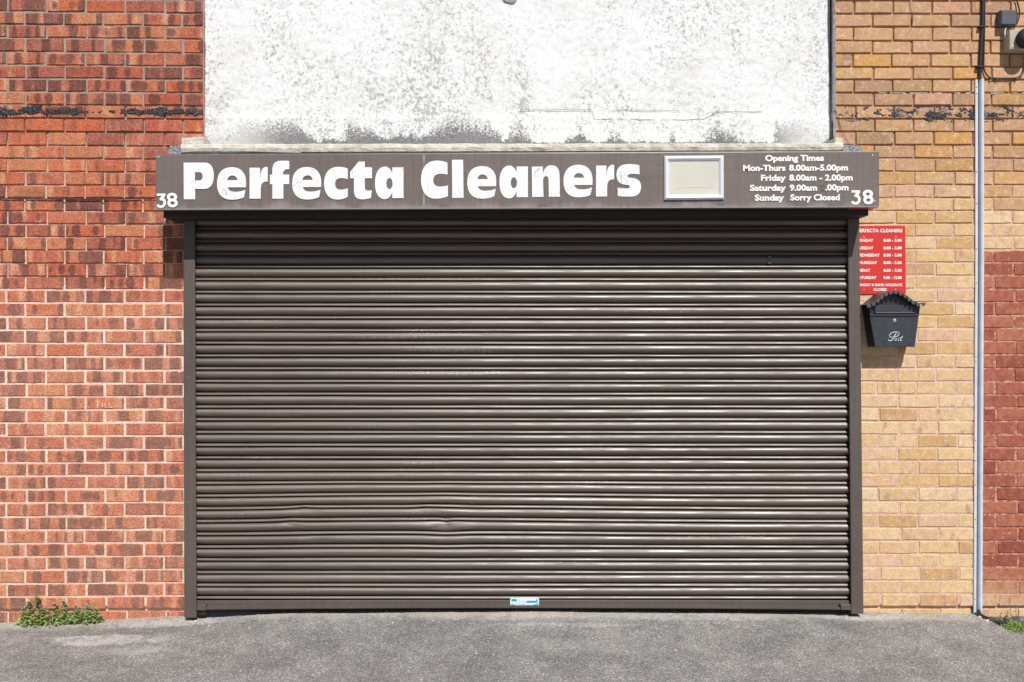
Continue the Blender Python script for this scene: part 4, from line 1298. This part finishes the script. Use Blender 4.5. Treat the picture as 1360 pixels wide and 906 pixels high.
# ---------------------------------------------------------------- weeds, grass, loose stones
def leaf(mb, base, d, up, L, W):
    d = d.normalized(); s_ = d.cross(up).normalized(); u = s_.cross(d)
    p = [base, base + d * L * .35 + s_ * W + u * L * .10, base + d * L * .35 - s_ * W + u * L * .10, base + d * L * .75 + s_ * W * .7 + u * L * .02, base + d * L * .75 - s_ * W * .7 + u * L * .02, base + d * L - u * L * .12,
         base + d * L * .5 + u * L * .0]
    mb.add(p, [[0, 1, 6], [0, 6, 2], [1, 3, 6], [2, 6, 4], [3, 5, 6], [4, 6, 5]])
def rdir(el=(-.3, .8)):
    a = U(0, 2 * math.pi); e = U(*el)
    return Vector((math.cos(a) * math.cos(e), math.sin(a) * math.cos(e), math.sin(e)))
def weed(stalks, spread, lab, nbase):
    xs_ = [s[0] for s in stalks]
    cx = sum(xs_) / len(xs_)
    base0 = Vector((WX(cx), -.05, gz(WX(cx), -.05)))
    root = thing('weed', lab, 'weed', base0)
    st_, lf_, tp_, pt_ = MB(), MB(), MB(), MB()
    for (sx, sy, big) in stalks:
        top = P(sx, sy, .035)
        bx = WX(sx) * .99 + U(-.015, .015); by = U(-.06, -.03)
        bs = Vector((bx, by, gz(bx, by) - .003))
        mid = bs.lerp(top, .5) + Vector((U(-.006, .006), -.008, 0))
        st_.tube([bs, mid, top], [.0017, .0012], 5, 4)
        H = (top - bs).length
        for k in range(7):
            t = .12 + .6 * k / 7
            c = bs.lerp(top, t) + Vector((0, -.006 * math.sin(t * 3), 0))
            for j in range(3): leaf(lf_, c, rdir((-.2, .6)), Vector((0, 0, 1)), U(.015, .026), U(.0065, .011))
        for k in range(34 if big else 22):
            c = top + Vector((U(-.006, .006), U(-.006, .004), -U(0, .042) + .004))
            leaf(tp_ if R() < .7 else lf_, c, rdir((-.5, .6)), Vector((0, 0, 1)), U(.012, .020), U(.0055, .009))
        for k in range(18):
            c = top + Vector((U(-.009, .009), U(-.012, .004), -U(0, .022) + .006))
            leaf(pt_, c, rdir((0, 1.3)), Vector((0, 0, 1)), U(.004, .007), U(.0015, .0025))
    for k in range(nbase):
        x = WX(U(*spread)); y = -abs(random.gauss(.045, .022)) ; h = abs(random.gauss(0, .032))
        c = Vector((x, max(-.11, y), gz(x, y) + .004 + h * (1 if y > -.07 else .4)))
        leaf(lf_ if R() < .72 else tp_, c, rdir((-.1, 1.0)), Vector((0, 0, 1)), U(.014, .026), U(.0065, .012))
        if R() < .10: leaf(pt_, c + Vector((0, -.006, .006)), rdir((.2, 1.3)), Vector((0, 0, 1)), .006, .0025)
    st_.build('stem', M_leafd, root)
    for mb, nm, mt in ((lf_, 'leaves', M_leaf), (tp_, 'top_leaves', M_leafd), (pt_, 'flowers', M_petal)):
        o = obj(nm, mb.v, mb.f, mt, root, recalc=False); o['kind'] = 'stuff'
weed([(48.5, 790.5, 1), (37.5, 799.5, 1), (32, 806, 0), (55.5, 803.5, 0), (63, 811, 0), (71.5, 802, 1), (84.4, 799, 1), (78, 812, 0), (92, 813, 0), (100.8, 804, 0)], (29, 106), 'larger clump of purple flowered weeds at the foot of the red brick wall', 210)
weed([(116.8, 803, 1), (110, 810, 0), (124, 813, 0), (129.5, 811, 0)], (108, 138), 'smaller weed clump just right of the big one by the red wall', 65)
# grass in the corner
gm = MB()
for k in range(900):
    u = R()
    x = U(2.715, 3.3); y = -abs(random.gauss(.0, .085)) - .055
    if x < 2.80 and y < -.19: continue
    z = -.035
    L = U(.02, .060) * (1.2 if u < .2 else .8)
    a = U(0, 2 * math.pi); le = U(.25, .95)
    d = Vector((math.cos(a) * le, math.sin(a) * le, 1)).normalized()
    s_ = Vector((-math.sin(a), math.cos(a), 0)) * U(.0012, .0026)
    b0 = Vector((x, y, z)); m1 = b0 + d * L * .55; t1 = b0 + d * L * .95 + Vector((math.cos(a) * le, math.sin(a) * le, -.25)) * L * .35
    gm.add([b0 - s_, b0 + s_, m1 + s_ * .8, m1 - s_ * .8, t1], [[0, 1, 2, 3], [3, 2, 4]])
for k in range(500):
    x = U(2.72, 3.2); y = -abs(random.gauss(0, .06)) - .06
    leaf(gm, Vector((x, y, -.02 + U(0, .012))), rdir((-.1, .9)), Vector((0, 0, 1)), U(.012, .028), U(.003, .006))
for k in range(220):
    x = U(2.76, 3.1); y = U(-.46, -.36)
    leaf(gm, Vector((x, y, -.03 + U(0, .01))), rdir((.1, 1.0)), Vector((0, 0, 1)), U(.012, .022), U(.002, .004))
o = obj('grass', gm.v, gm.f, M_grass, recalc=False); o['kind'] = 'stuff'; o['label'] = 'bright green grass and weeds on the gravel beside the pipe'
wd = MB()
for (sx, sy) in ((1342, 806), (1349, 805), (1338, 811)):
    top = P(sx, sy, .05); bs = Vector((top.x, -.06, -.02))
    wd.tube([bs, (bs + top) / 2, top], .0012, 4, 2)
    for k in range(16):
        leaf(wd, bs.lerp(top, U(.3, 1.05)), rdir((-.2, .9)), Vector((0, 0, 1)), U(.008, .016), U(.002, .004))
tag(obj('weed', wd.v, wd.f, M_leafd, recalc=False), 'small upright weed against the yellow wall behind the bright grass', 'weed')
# loose grit along the wall foot and on the paving
sm = MB()
ico = [Vector(q).normalized() for q in ((1, 0, 0), (-1, 0, 0), (0, 1, 0), (0, -1, 0), (0, 0, 1), (0, 0, -1))]
icf = [[0, 2, 4], [2, 1, 4], [1, 3, 4], [3, 0, 4], [2, 0, 5], [1, 2, 5], [3, 1, 5], [0, 3, 5]]
for k in range(4200):
    x = U(-3.2, 3.2); y = -abs(random.gauss(0, .06)) - .005 if k < 3100 else U(-1.0, -.02)
    if x > edge_x(y) - .01: continue
    r_ = U(.0012, .0038) if k < 4120 else U(.004, .009)
    c = Vector((x, y, gz(x, y) + r_ * .3))
    sm.add([c + Vector((q.x * r_ * U(.7, 1.3), q.y * r_ * U(.7, 1.3), q.z * r_ * U(.5, .9))) for q in ico], icf)
for k in range(26):     # rubble by the pipe and beside the left rail
    x, y = (U(2.62, 2.72), U(-.13, -.04)) if k < 16 else (WX(262) + U(-.02, .03), U(-.11, -.085))
    r_ = U(.005, .012)
    c = Vector((x, y, max(gz(x, y), -.02) + r_ * .4))
    sm.add([c + Vector((q.x * r_ * U(.7, 1.3), q.y * r_ * U(.7, 1.3), q.z * r_ * U(.5, .9))) for q in ico], icf)
o = obj('loose_grit', sm.v, sm.f, M_stone, recalc=False); o['kind'] = 'stuff'; o['label'] = 'pale loose grit scattered on the asphalt along the foot of the walls'
